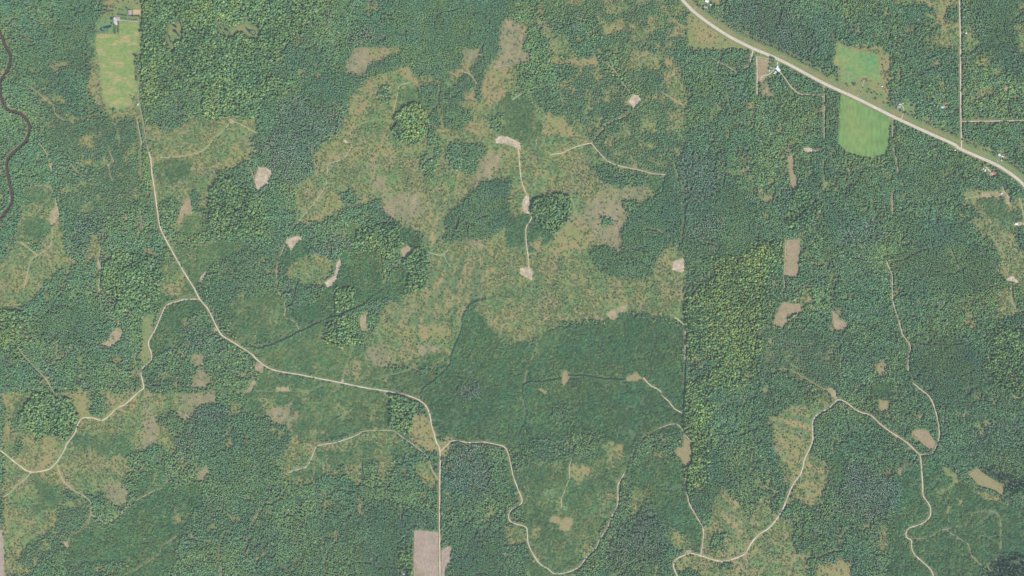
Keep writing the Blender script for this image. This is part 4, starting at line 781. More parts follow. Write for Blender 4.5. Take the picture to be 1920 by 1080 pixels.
# ------------------------------------------------------------------ tree forms
def ico(sub):
    bm = bmesh.new(); bmesh.ops.create_icosphere(bm, subdivisions=sub, radius=1.0)
    v = np.array([q.co[:] for q in bm.verts]); f = [tuple(x.index for x in q.verts) for q in bm.faces]; bm.free(); return v, f
ICO1, ICO2 = ico(1), ico(2)
class MB:
    def __init__(s): s.v = []; s.f = []; s.m = []
    def add(s, v, f, m=0):
        b = len(s.v); s.v += [tuple(q) for q in v]; s.f += [tuple(i + b for i in q) for q in f]; s.m += [m] * len(f)
    def blob(s, c, r, sub=2, jit=.22, m=0, rz=None):
        V, Fc = ICO2 if sub == 2 else ICO1
        rr = np.array(r if isinstance(r, tuple) else (r, r, r))
        s.add(np.array(c) + V * rr * (1 + R.uniform(-jit, jit, (len(V), 1))), Fc, m)
    def leafs(s, n, fn, size, m=0):
        for _ in range(n):
            c = fn(); a = R.normal(size=3); b = R.normal(size=3); a /= np.linalg.norm(a); b /= np.linalg.norm(b)
            z = size * R.uniform(.6, 1.4); s.add([c, c + a * z, c + b * z], [(0, 1, 2)], m)
    def cyl(s, a, b, r0, r1, n=6, m=1):
        a = np.array(a, float); b = np.array(b, float); d = b - a; d /= np.linalg.norm(d); u = np.cross(d, (0.3, 1, .2)); u /= np.linalg.norm(u); w = np.cross(d, u)
        v = [a + r0 * (u * math.cos(t) + w * math.sin(t)) for t in np.linspace(0, 2 * math.pi, n, endpoint=False)] + [b + r1 * (u * math.cos(t) + w * math.sin(t)) for t in np.linspace(0, 2 * math.pi, n, endpoint=False)]
        s.add(v, [(i, (i + 1) % n, n + (i + 1) % n, n + i) for i in range(n)], m)
    def mesh(s, name, mats):
        me = bpy.data.meshes.new(name); me.from_pydata(s.v, [], s.f); me.update()
        for q in mats: me.materials.append(q)
        me.polygons.foreach_set('material_index', s.m); return me
def crown_broad(b, nl, spread=.27, lo=.40, hi=.82, rr=(.17, .26)):
    b.blob((0, 0, (lo + hi) / 2 + .05), (.26, .26, .26))
    for i in range(nl):
        a = i * 2.4 + R.uniform(-.5, .5); q = math.sqrt((i + .6) / nl) * spread * 1.25; r = R.uniform(*rr)
        b.blob((q * math.cos(a), q * math.sin(a), hi - .9 * q + R.uniform(-.12, .08) - .04), (r, r, r * R.uniform(.75, 1.05)))
    def shell():
        a = R.uniform(0, 6.28); q = math.sqrt(R.uniform(0, 1)) * .5; return np.array((q * math.cos(a), q * math.sin(a), hi + .1 - .75 * q + R.uniform(-.12, .06)))
    b.leafs(70, shell, .075)
def crown_aspen(b):
    for i in range(6):
        a = i * 2.4 + R.uniform(-.6, .6); q = R.uniform(.05, .24); r = R.uniform(.17, .25)
        b.blob((q * math.cos(a), q * math.sin(a), R.uniform(.52, .86)), (r, r, r * .9), 2, .25)
    b.blob((0, 0, .8), (.24, .24, .2), 2, .25)
    b.leafs(45, lambda: np.array((*(R.normal(size=2) * .22), R.uniform(.5, 1.0))), .08)
def crown_conifer(b):
    n = 6
    for i in range(n):
        z = .16 + .8 * i / n; r = .5 * (1 - i / n) ** .85 + .05; kk = 11; zt = z + .27
        v = [(0, 0, min(zt, 1.0))]
        for j in range(kk):
            t = 2 * math.pi * (j + R.uniform(-.25, .25)) / kk; q = r * (1.0 if j % 2 else .62) * R.uniform(.8, 1.15); v.append((q * math.cos(t), q * math.sin(t), z + R.uniform(-.05, .03)))
        b.add(v, [(0, 1 + j, 1 + (j + 1) % kk) for j in range(kk)])
FORMS = []
forms_col = bpy.data.collections.new('foliage_forms')
def form(b):
    o = bpy.data.objects.new(f'foliage_form_{len(FORMS):02d}', b.mesh('foliage_form', [MT['leaf'], MT['bark']])); forms_col.objects.link(o); FORMS.append(o)
CROWNS = []                                # crown and trunk meshes for the trees that stand as things of their own
def trunk_mesh(r=.018, top=.6, limbs=3):
    b = MB(); b.cyl((0, 0, 0), (0, 0, top), r * 1.6, r * .7)
    for i in range(limbs):
        a = i * 2.1 + R.uniform(0, .6); z = .35 + .08 * i; b.cyl((0, 0, z), (.22 * math.cos(a), .22 * math.sin(a), z + .2), r * .6, r * .25, 5)
    return b
def join(b, t): b.add(t.v, t.f, 1)
for nl in (8, 10, 9, 7):
    b = MB(); crown_broad(b, nl); t = trunk_mesh(); CROWNS.append((b.mesh('crown', [MT['leaf_own']]), None)); tm = bpy.data.meshes.new('trunk'); tm.from_pydata(t.v, [], t.f); tm.update(); tm.materials.append(MT['bark']); CROWNS[-1] = (CROWNS[-1][0], tm)
    join(b, t); form(b)
for _ in range(3):
    b = MB(); crown_aspen(b); join(b, trunk_mesh(.014, .6, 0)); form(b)
for _ in range(2):
    b = MB(); crown_conifer(b); t = trunk_mesh(.022, .8, 0); cm = b.mesh('crown', [MT['leaf_own']]); tm = bpy.data.meshes.new('trunk'); tm.from_pydata(t.v, [], t.f); tm.update(); tm.materials.append(MT['bark']); CROWNS.append((cm, tm))
    join(b, t); form(b)
for _ in range(4):                          # a patch of crowded saplings
    b = MB()
    for i in range(18):
        x, y = R.uniform(-.52, .52, 2); r = R.uniform(.09, .165); h = R.uniform(.45, 1.0)
        b.blob((x, y, h - r * 1.2), (r, r, h * .32), 1, .25); b.cyl((x, y, 0), (x, y, h * .6), .006, .004, 3)
    form(b)
for _ in range(3):                          # a low shrub
    b = MB()
    for i in range(5):
        a = R.uniform(0, 6.28); q = R.uniform(0, .3); r = R.uniform(.16, .28); b.blob((q * math.cos(a), q * math.sin(a), R.uniform(.35, .7)), (r, r, .33), 1, .25)
    b.cyl((0, 0, 0), (0, 0, .4), .02, .015, 4); form(b)
for _ in range(2):                          # logging slash: sticks and tops left on the ground
    b = MB()
    for i in range(16):
        x, y = R.uniform(-.5, .5, 2); a = R.uniform(0, 3.14); L = R.uniform(.1, .3); b.cyl((x - L * math.cos(a), y - L * math.sin(a), R.uniform(.05, .5)), (x + L * math.cos(a), y + L * math.sin(a), R.uniform(.05, .9)), .012, .006, 4, 0)
    form(b)
BROAD, ASPEN, CONI, SAPS, SHRUB, STICK = range(0, 4), range(4, 7), range(7, 9), range(9, 13), range(13, 16), range(16, 18)

# one node group spreads the forms over the points of a mass of vegetation
ng = bpy.data.node_groups.new('spread_foliage', 'GeometryNodeTree')
ng.interface.new_socket('Geometry', in_out='INPUT', socket_type='NodeSocketGeometry'); ng.interface.new_socket('Geometry', in_out='OUTPUT', socket_type='NodeSocketGeometry')
gi = ng.nodes.new('NodeGroupInput'); go = ng.nodes.new('NodeGroupOutput'); m2p = ng.nodes.new('GeometryNodeMeshToPoints'); iop = ng.nodes.new('GeometryNodeInstanceOnPoints'); cinf = ng.nodes.new('GeometryNodeCollectionInfo')
cinf.inputs['Collection'].default_value = forms_col; cinf.inputs['Separate Children'].default_value = True; cinf.inputs['Reset Children'].default_value = True
def named(nm, ty):
    n = ng.nodes.new('GeometryNodeInputNamedAttribute'); n.data_type = ty; n.inputs['Name'].default_value = nm; return next(s for s in n.outputs if s.enabled and s.name == 'Attribute')
L_ = ng.links.new
L_(gi.outputs[0], m2p.inputs[0]); L_(m2p.outputs[0], iop.inputs['Points']); L_(cinf.outputs[0], iop.inputs['Instance']); iop.inputs['Pick Instance'].default_value = True
L_(named('form', 'INT'), iop.inputs['Instance Index']); L_(named('turn', 'FLOAT_VECTOR'), iop.inputs['Rotation']); L_(named('size', 'FLOAT_VECTOR'), iop.inputs['Scale']); L_(iop.outputs[0], go.inputs[0])
MASS = {}
def put(key, x, y, form_, w, h, tint, tilt=0.06):
    if key in ('mix', 'asp', 'smix', 'ymix', 'regen', 'con', 'sap', 'sapd') or isinstance(key, tuple):
        v_ = .78 + .44 * fbm(x / 110, y / 110, 421) + .30 * (fbm(x / 28, y / 28, 431) - .5); u_ = (fbm(x / 70, y / 70, 441) - .5) * .5; tint = tint * v_[:, None] * np.stack([1 + u_, 1 + .3 * u_, 1 - .4 * u_], 1)
    MASS.setdefault(key, []).append((np.stack([wx(x), wy(y), np.zeros_like(x)], 1), np.asarray(form_), np.stack([w, w, h], 1), np.stack([R.uniform(-tilt, tilt, len(x)), R.uniform(-tilt, tilt, len(x)), R.uniform(0, 6.28, len(x))], 1), tint))
def build_mass(key, name, label, cat):
    if key not in MASS: return
    P = [np.concatenate([q[i] for q in MASS[key]]) for i in range(5)]
    n = len(P[0]); me = bpy.data.meshes.new(name); me.vertices.add(n); me.vertices.foreach_set('co', P[0].astype(np.float32).ravel())
    me.attributes.new('form', 'INT', 'POINT').data.foreach_set('value', P[1].astype(np.int32))
    me.attributes.new('size', 'FLOAT_VECTOR', 'POINT').data.foreach_set('vector', P[2].astype(np.float32).ravel())
    me.attributes.new('turn', 'FLOAT_VECTOR', 'POINT').data.foreach_set('vector', P[3].astype(np.float32).ravel())
    me.attributes.new('tint', 'FLOAT_COLOR', 'POINT').data.foreach_set('color', np.concatenate([P[4], np.ones((n, 1))], 1).astype(np.float32).ravel())
    o = bpy.data.objects.new(name, me); COL.objects.link(o); o.modifiers.new('spread', 'NODES').node_group = ng
    tag(o, label, cat, kind='stuff'); print(name, label, n)

def scatter(sp, jit=1.05):
    s = sp / M; xs = np.arange(-PAD + 4, W + PAD - 4, s); ys = np.arange(-PAD + 4, H + PAD - 4, s * .88)
    X, Y = np.meshgrid(xs, ys); X = X + (np.arange(len(ys)) % 2)[:, None] * s / 2
    return (X + R.uniform(-.5, .5, X.shape) * s * jit).ravel(), (Y + R.uniform(-.5, .5, X.shape) * s * jit).ravel()
def look(x, y, arr, j=1.0):
    ix = np.clip(np.rint((x + PAD + R.uniform(-j, j, len(x))) / G), 0, len(gx) - 1).astype(int); iy = np.clip(np.rint((y + PAD + R.uniform(-j, j, len(x))) / G), 0, len(gy) - 1).astype(int)
    return arr[iy, ix]
def free(x, y):
    return clear[np.clip(np.rint(y - MY0), 0, clear.shape[0] - 1).astype(int), np.clip(np.rint(x - MX0), 0, clear.shape[1] - 1).astype(int)] < .5
def lerp(a, b, t): return np.array(a)[None] * (1 - t[:, None]) + np.array(b)[None] * t[:, None]
def pick(seq, n): return np.array(list(seq))[R.integers(0, len(seq), n)]
DEEP, MID, YEL, GREY, TEAL, BRI, FIR = (.046, .100, .050), (.086, .164, .060), (.150, .205, .054), (.134, .170, .116), (.067, .150, .071), (.124, .194, .058), (.034, .076, .046)
HMID, HBRI = (.058, .122, .050), (.112, .184, .056)
def vary(t, n, v): return np.clip(t * (1 + R.normal(0, v, n))[:, None] * (1 + R.normal(0, v * .35, (n, 3))), .008, .3)

GAPPY = ('mix', 'asp', 'smix', 'ymix', 'regen', 'con', 'sapd', 'sap')
SOFT = ('mix', 'asp', 'con', 'smix', 'ymix', 'yel', 'regen'); SOFT_ID = [CL[q] for q in SOFT]
def woods(cls, sp, fn):
    x, y = scatter(sp); c = look(x, y, cover, 4.0 if cls not in ('hard', 'sapd', 'grass') else 1.5); s = look(x, y, stand, 0)
    if cls in SOFT:
        c2 = look(x, y, cover, 20.0 if cls == 'con' else 11.0); both = np.isin(c, SOFT_ID) & np.isin(c2, SOFT_ID); c = np.where(both, c2, c)
    k = (c == CL[cls]) & free(x, y)
    if cls in GAPPY:
        g = fbm(x / 60, y / 60, 401, 3); k &= ~((np.abs(g - .5) < .010) & (R.uniform(0, 1, len(x)) < .85)); g = fbm(x / 45 + 9, y / 38, 411, 3); k &= ~((np.abs(g - .47) < .007) & (R.uniform(0, 1, len(x)) < .8))
    x, y, s = x[k], y[k], s[k]
    fn(x, y, s, fbm(x / 55, y / 55, 301), fbm(x / 15, y / 15, 311), R.uniform(0, 1, len(x)))
OWN = {14: []}
GROVE_A = T(1,2,'1010,800 1100,790 1190,830 1195,960 1185,1040 1180,1090 1110,1100 1060,1085 1010,1040 1000,900')
paint('hard', GROVE_A, 1.5, 14)
own_trees = []
def f_hard(x, y, s, a, b, r):
    n = len(x); t = lerp(HMID, HBRI, sstep(b * .5 + r * .5, .25, .75)); t = t + (lerp(BRI, YEL, r) - t) * (sstep(a * .6 + b * .4, .50, .66) * (R.uniform(0, 1, n) < .6) * .75)[:, None]
    t = t + (np.array(GREY) - t) * ((R.uniform(0, 1, n) < .05) * .8)[:, None]
    t = vary(t, n, .16); w = np.clip(R.lognormal(1.84, .26, n), 3.8, 11); h = R.uniform(9, 11.5, n) + w * .6; fm = pick(BROAD, n)
    cn = R.uniform(0, 1, n) < .05; fm[cn] = pick(CONI, cn.sum()); t[cn] = vary(lerp(FIR, DEEP, r[cn]), cn.sum(), .1); w[cn] *= .55
    for q in np.unique(s):
        k = s == q
        if q == 14:
            own_trees.extend([(q, *z) for z in zip(x[k], y[k], fm[k], w[k], h[k], t[k])])
        else: put(('hard', int(q)), x[k], y[k], fm[k], w[k], h[k], t[k])
woods('hard', 5.1, f_hard); print('points', {str(k): sum(len(q[0]) for q in v) for k, v in MASS.items()})
def f_yel(x, y, s, a, b, r):
    n = len(x); t = lerp(BRI, YEL, sstep(b * .6 + r * .4, .3, .7)); t = np.where((R.uniform(0, 1, n) < .22 + .65 * sstep(fbm(x / 11, y / 11, 531), .44, .60))[:, None], lerp(HMID, HBRI, r), t); t = vary(t, n, .15); w = np.clip(R.lognormal(1.8, .25, n), 3.6, 10.5)
    for q in np.unique(s):
        k = s == q; put(('yel', int(q)), x[k], y[k], pick(BROAD, k.sum()), w[k], R.uniform(9, 11.5, k.sum()) + w[k] * .6, t[k])
woods('yel', 5.0, f_yel)
def f_asp(x, y, s, a, b, r):
    n = len(x); t = lerp(TEAL, MID, sstep(a * .5 + b * .5, .35, .65)); t = vary(t, n, .14)
    gq = (r < .06); t[gq] = GREY
    put('asp', x, y, pick(ASPEN, n), np.clip(R.lognormal(1.44, .16, n), 3, 6.5), R.uniform(7.4, 8.8, n) * (1 + .25 * (b - .5)), t)
woods('asp', 3.2, f_asp)
def f_con(x, y, s, a, b, r):
    n = len(x); t = vary(np.where((R.uniform(0, 1, n) < .30 + .3 * sstep(b, .5, .65))[:, None], lerp((.160, .192, .140), GREY, r), lerp(TEAL, MID, r)), n, .16); fm = pick(ASPEN, n); cn = R.uniform(0, 1, n) < .10; fm[cn] = pick(CONI, cn.sum()); t[cn] = vary(lerp(DEEP, TEAL, r[cn]), cn.sum(), .1)
    put('con', x, y, fm, R.uniform(3.8, 5.8, n), R.uniform(7.5, 9.5, n), t)
woods('con', 3.5, f_con)
def f_mix(x, y, s, a, b, r):
    n = len(x); t = lerp(TEAL, MID, r); q = R.uniform(0, 1, n)
    t = np.where((q < sstep(a, .38, .62) * .45)[:, None], lerp(MID, BRI, r), t)
    t = np.where((q > 1 - .07 - .25 * sstep(b, .55, .75))[:, None], lerp(GREY, TEAL, r * .5), t)
    t = np.where(((q > .45) & (q < .45 + .10 * sstep(a, .5, .7)))[:, None], lerp(BRI, YEL, r), t)
    t = vary(t, n, .11); fm = pick(BROAD, n); w = np.clip(R.lognormal(1.44, .24, n), 2.8, 8.0); h = R.uniform(6.2, 7.4, n) + w * .42
    cn = (q > .55) & (q < .62); fm[cn] = pick(CONI, cn.sum()); t[cn] = vary(lerp(FIR, DEEP, r[cn]), cn.sum(), .1); w[cn] *= .62
    put('mix', x, y, fm, w, h, t)
woods('mix', 3.5, f_mix)
def f_ymix(x, y, s, a, b, r):
    n = len(x); q = R.uniform(0, 1, n); t = lerp(TEAL, MID, r); t = np.where((q < .45)[:, None], lerp(BRI, YEL, r), t); t = np.where((q > .88)[:, None], lerp(GREY, TEAL, r * .5), t)
    put('ymix', x, y, pick(BROAD, n), np.clip(R.lognormal(1.54, .25, n), 3, 8.5), R.uniform(7, 10, n), vary(t, n, .16))
woods('ymix', 3.9, f_ymix)
def f_regen(x, y, s, a, b, r):
    n = len(x); q = R.uniform(0, 1, n); t = lerp((.064, .137, .056), (.098, .156, .055), sstep(b * .6 + r * .4, .3, .7)); t = np.where((q > .92)[:, None], lerp(GREY, BRI, r), t); t = np.where((q < .14)[:, None], lerp(DEEP, TEAL, r), t)
    fm = np.where(q < .25, pick(BROAD, n), pick(ASPEN, n)); w = np.where(q < .25, R.uniform(3.6, 6, n), R.uniform(3.0, 4.8, n)); k = fbm(x / 7, y / 7, 371, 2) * .6 + r * .4 < .74
    put('regen', x[k], y[k], fm[k], w[k], np.where(q < .25, R.uniform(5.5, 7.4, n), R.uniform(4.4, 5.8, n))[k], vary(t, n, .14)[k])
woods('regen', 3.4, f_regen)
def f_smix(x, y, s, a, b, r):
    n = len(x); t = lerp(TEAL, MID, sstep(b * .5 + r * .5, .3, .7)); q = R.uniform(0, 1, n)
    t = np.where((q < .22 * sstep(a, .4, .6))[:, None], lerp(MID, BRI, r), t); t = np.where((q > .88)[:, None], lerp(GREY, TEAL, r * .6), t)
    fm = np.where(q < .5, pick(ASPEN, n), pick(BROAD, n)); put('smix', x, y, fm, np.clip(R.lognormal(1.5, .22, n), 3, 7.5), R.uniform(7, 9, n), vary(t, n, .10))
woods('smix', 3.6, f_smix)
def f_fir(x, y, s, a, b, r):
    n = len(x); t = vary(lerp(DEEP, TEAL, r), n, .15); fm = pick(CONI, n); q = R.uniform(0, 1, n) < .35; fm[q] = pick(BROAD, q.sum()); t[q] = vary(lerp(MID, DEEP, r[q]), q.sum(), .1)
    k = fbm(x / 7, y / 7, 333) > .36; put('fir', x[k], y[k], fm[k], R.uniform(4.5, 7, n)[k], R.uniform(11, 17, n)[k], t[k])
woods('fir', 5.4, f_fir)
def f_sap(x, y, s, a, b, r):
    n = len(x); fs = fbm((x * .9 + y * .45) / 4, (y * .9 - x * .45) / 14, 347, 2); t = lerp((.062, .140, .049), (.118, .162, .052), sstep(b * .5 + fs * .5, .4, .68)); k = fbm(x / 6, y / 6, 341, 2) * .5 + b * .3 + r * .2 < .64
    put('sap', x[k], y[k], pick(SAPS, n)[k], R.uniform(4, 8, n)[k], R.uniform(1.8, 4.8, n)[k], vary(t, n, .14)[k], .02)
woods('sap', 4.9, f_sap)
def f_sapd(x, y, s, a, b, r):
    n = len(x); fs = fbm((x * .9 + y * .45) / 4, (y * .9 - x * .45) / 14, 357, 2); t = lerp((.058, .150, .054), (.090, .166, .052), sstep(b * .4 + a * .3 + fs * .3, .38, .62)); t = t + (np.array((.14, .165, .06)) - t) * ((fs * .6 + R.uniform(0, 1, n) * .4 > .68) * .6)[:, None]
    fm = pick(SAPS, n); w = R.uniform(4.5, 8, n); h = R.uniform(2.6, 6.4, n) * (1 + .6 * (b - .5)); e = R.uniform(0, 1, n) < .05 + .10 * sstep(b, .5, .65); fm[e] = pick(ASPEN, e.sum()); w[e] = R.uniform(2.8, 5, e.sum()); h[e] = R.uniform(5, 8.5, e.sum()); t[e] = lerp(TEAL, BRI, R.uniform(0, 1, e.sum())); put('sapd', x, y, fm, w, h, vary(t, n, .17), .02)
woods('sapd', 5.0, f_sapd)
def f_few(cls, sp, lim, sc=9.0):
    def fn(x, y, s, a, b, r):
        f = fbm(x / sc, y / sc, 351 + len(cls)); k = (f * .35 + a * .25 + R.uniform(0, 1, len(x)) * .40 > lim) & (s != 20); x, y, b, r = x[k], y[k], b[k], r[k]; n = len(x)
        t = vary(lerp((.085, .145, .055), (.135, .17, .06), sstep(b * .5 + r * .5, .3, .75)), n, .15); q = R.uniform(0, 1, n)
        fm = np.where(q < .55, pick(SAPS, n), pick(SHRUB, n)); w = np.where(q < .55, R.uniform(4, 7, n), R.uniform(2.5, 4.5, n)); h = R.uniform(1.5, 4, n)
        tr = (q > .90) | ((q > .72) & (fbm(x / 16, y / 16, 391) > .56) if cls == 'brush' else q > .94); fm[tr] = pick(BROAD, tr.sum()); w[tr] = R.uniform(2.6, 6.0, tr.sum()); h[tr] = R.uniform(3.5, 8, tr.sum()); cn = q > .975; fm[cn] = pick(CONI, cn.sum()); w[cn] *= .6
        t[tr] = vary(lerp(DEEP, BRI, R.uniform(0, 1, tr.sum())), tr.sum(), .12)
        put('few', x, y, fm, w, h, t, .03)
    woods(cls, sp, fn)
f_few('brush', 4.6, .47, 5.0); f_few('tan', 5.5, .57, 5.0); f_few('slash', 6.5, .60); f_few('grass', 8.0, .68); f_few('streak', 5.0, .52, 4.5)
def f_stick(x, y, s, a, b, r):
    n = len(x); k = r < .55; t = vary(lerp((.26, .22, .17), (.16, .13, .10), R.uniform(0, 1, n)), n, .1); put('slash', x[k], y[k], pick(STICK, n)[k], R.uniform(5, 9, n)[k], R.uniform(.5, 1.1, n)[k], t[k], .01)
woods('slash', 7.0, f_stick); woods('streak', 11.0, f_stick)

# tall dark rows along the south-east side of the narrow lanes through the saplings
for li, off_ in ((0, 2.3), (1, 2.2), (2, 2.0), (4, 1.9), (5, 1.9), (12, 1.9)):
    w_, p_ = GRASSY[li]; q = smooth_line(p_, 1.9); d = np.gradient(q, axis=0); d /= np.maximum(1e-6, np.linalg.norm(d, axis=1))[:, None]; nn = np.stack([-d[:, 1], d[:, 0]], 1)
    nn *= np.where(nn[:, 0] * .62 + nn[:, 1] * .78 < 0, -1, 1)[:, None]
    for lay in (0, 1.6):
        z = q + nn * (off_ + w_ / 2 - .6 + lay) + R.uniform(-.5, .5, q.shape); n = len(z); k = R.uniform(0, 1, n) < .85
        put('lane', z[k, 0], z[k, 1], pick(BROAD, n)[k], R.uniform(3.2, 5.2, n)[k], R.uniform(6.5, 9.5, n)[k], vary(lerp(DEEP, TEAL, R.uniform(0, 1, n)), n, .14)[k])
# weeds, stumps and tops left lying on the bare clearings
for nm_, mt_, _l, _c, poly in SHEETS:
    if nm_ not in ('bare_clearing', 'brown_field'): continue
    p = np.array(poly); x = R.uniform(p[:, 0].min(), p[:, 0].max(), 900); y = R.uniform(p[:, 1].min(), p[:, 1].max(), 900); ar = np.ptp(p[:, 0]) * np.ptp(p[:, 1]); m_ = int(min(900, ar / (9 if nm_ == 'bare_clearing' else 22)))
    x, y = x[:m_], y[:m_]; k = inside(x, y, poly) & (vnoise(x / 4, y / 4, 77) > .42); x, y = x[k], y[k]; n = len(x)
    if n < 1: continue
    q = R.uniform(0, 1, n) < .6; fm = np.where(q, pick(STICK, n), pick(SHRUB, n)); t = np.where(q[:, None], lerp((.24, .20, .15), (.12, .10, .075), R.uniform(0, 1, n)), lerp((.09, .13, .05), (.14, .15, .06), R.uniform(0, 1, n)))
    put('litter', x, y, fm, np.where(q, R.uniform(3, 6, n), R.uniform(1.2, 2.6, n)), R.uniform(.6, 1.4, n), t, .02)
HARD_LABEL = {12: 'round hardwood grove beside the centre sand landing', 0: 'scattered tall hardwood crowns elsewhere in the woods', 1: 'broad hardwood forest of big crowns east of the long hay field', 2: 'dense hardwood stand right of the diagonal gravel road', 3: 'bright sunlit hardwood block west of the diagonal gravel road',
 4: 'hardwood grove touching the left edge of the picture', 5: 'rounded hardwood grove inside the lower left cut-over', 8: 'hardwood patch split by the dark trail beside the upright landing', 9: 'slim hardwood strip against the pink stubble field',
 10: 'oval hardwood island in the upper cut-over', 11: 'pair of hardwood clumps round the small tan landing', 13: 'yellow-green hardwood clump between the two brown fields'}
for q in sorted(k[1] for k in MASS if isinstance(k, tuple) and k[0] == 'hard'): build_mass(('hard', q), 'hardwood_forest', HARD_LABEL.get(q, 'hardwood stand'), 'forest')
YEL_LABEL = {0: 'loose yellowish woods near the straight road and highway', 6: 'long yellow-green forest belt beside the vertical boundary line', 7: 'yellow-green forest block at the right edge'}
for q in sorted(k[1] for k in MASS if isinstance(k, tuple) and k[0] == 'yel'): build_mass(('yel', q), 'hardwood_forest', YEL_LABEL.get(q, 'yellow-green stand'), 'forest')
build_mass('asp', 'aspen_forest', 'smooth teal-green aspen woods with fine even crowns', 'forest'); build_mass('con', 'swamp_forest', 'greyish swamp woods with thin pale crowns', 'forest')
build_mass('mix', 'mixed_forest', 'mottled mixed woods of dark and light crowns', 'forest'); build_mass('smix', 'young_forest', 'half-grown mixed woods with small even crowns', 'forest')
build_mass('ymix', 'speckled_forest', 'loose woods speckled with yellow-green crowns', 'forest'); build_mass('regen', 'pole_forest', 'light green young woods of pole-sized trees', 'forest'); build_mass('fir', 'fir_forest', 'dark spiky fir woods with deep shadows', 'forest'); build_mass('sap', 'sapling_undergrowth', 'light green low sapling regrowth', 'regrowth')
build_mass('sapd', 'sapling_vegetation', 'smooth dark green blocks of crowded saplings', 'regrowth'); build_mass('few', 'clearing_shrubbery', 'scattered shrubs and small trees in the clearings', 'shrubs'); build_mass('lane', 'lane_foliage', 'dark rows of trees shading the narrow lanes', 'trees'); build_mass('litter', 'clearing_debris', 'weeds and slash strewn over the bare clearings', 'slash'); build_mass('slash', 'slash_debris', 'grey logging slash strewn over the cut-over', 'slash')

# ------------------------------------------------------------------ trees that stand as things of their own
def tree(name, x, y, k, w, h, tint, label, group):
    root = empty(name, (wx(x), wy(y), 0), rnd.uniform(0, 6.28)); cm, tm = CROWNS[k]
    c = bpy.data.objects.new('crown', cm); t = bpy.data.objects.new('trunk', tm)
    for o in (c, t): COL.objects.link(o); o.parent = root; o.scale = (w, w, h)
    c.color = (*[float(v) for v in tint], 1.0); tag(root, label, 'tree', group); return root
kept = 0
rnd.shuffle(own_trees); print('own trees', len(own_trees))
for q, x, y, k, w, h, t in own_trees:
    k = int(k); k = k if k < 4 else 4 + (k - 7); kept += 1
    if kept > 230: continue
    w *= 1.2
    spot = ('at the north end of the roadside hardwood block' if y < 748 else 'at the south end of the roadside hardwood block' if y > 800 else 'on the west flank of the roadside hardwood block' if x < 743 else 'on the east flank of the roadside hardwood block' if x > 768 else 'in the upper core of the roadside hardwood block' if y < 774 else 'in the lower core of the roadside hardwood block')
    size = 'broad-crowned' if w > 8.2 else 'slim-crowned' if w < 6.0 else 'middling'
    tree('hardwood_tree' if k < 4 else 'fir_tree', x, y, k, w, h, t, f"{size} green tree {spot}" if k < 4 else f"dark pointed fir {spot}", 'trees of the roadside hardwood block')
print('own', kept)
def z1(s): return [(170 + a / 15.88, b / 15.88) for a, b in F(s)]
def z2(s): return [(290 + a / 9.6, 20 + b / 9.6) for a, b in F(s)]
def z8(s): return [(1540 + a / 12, 65 + b / 12) for a, b in F(s)]
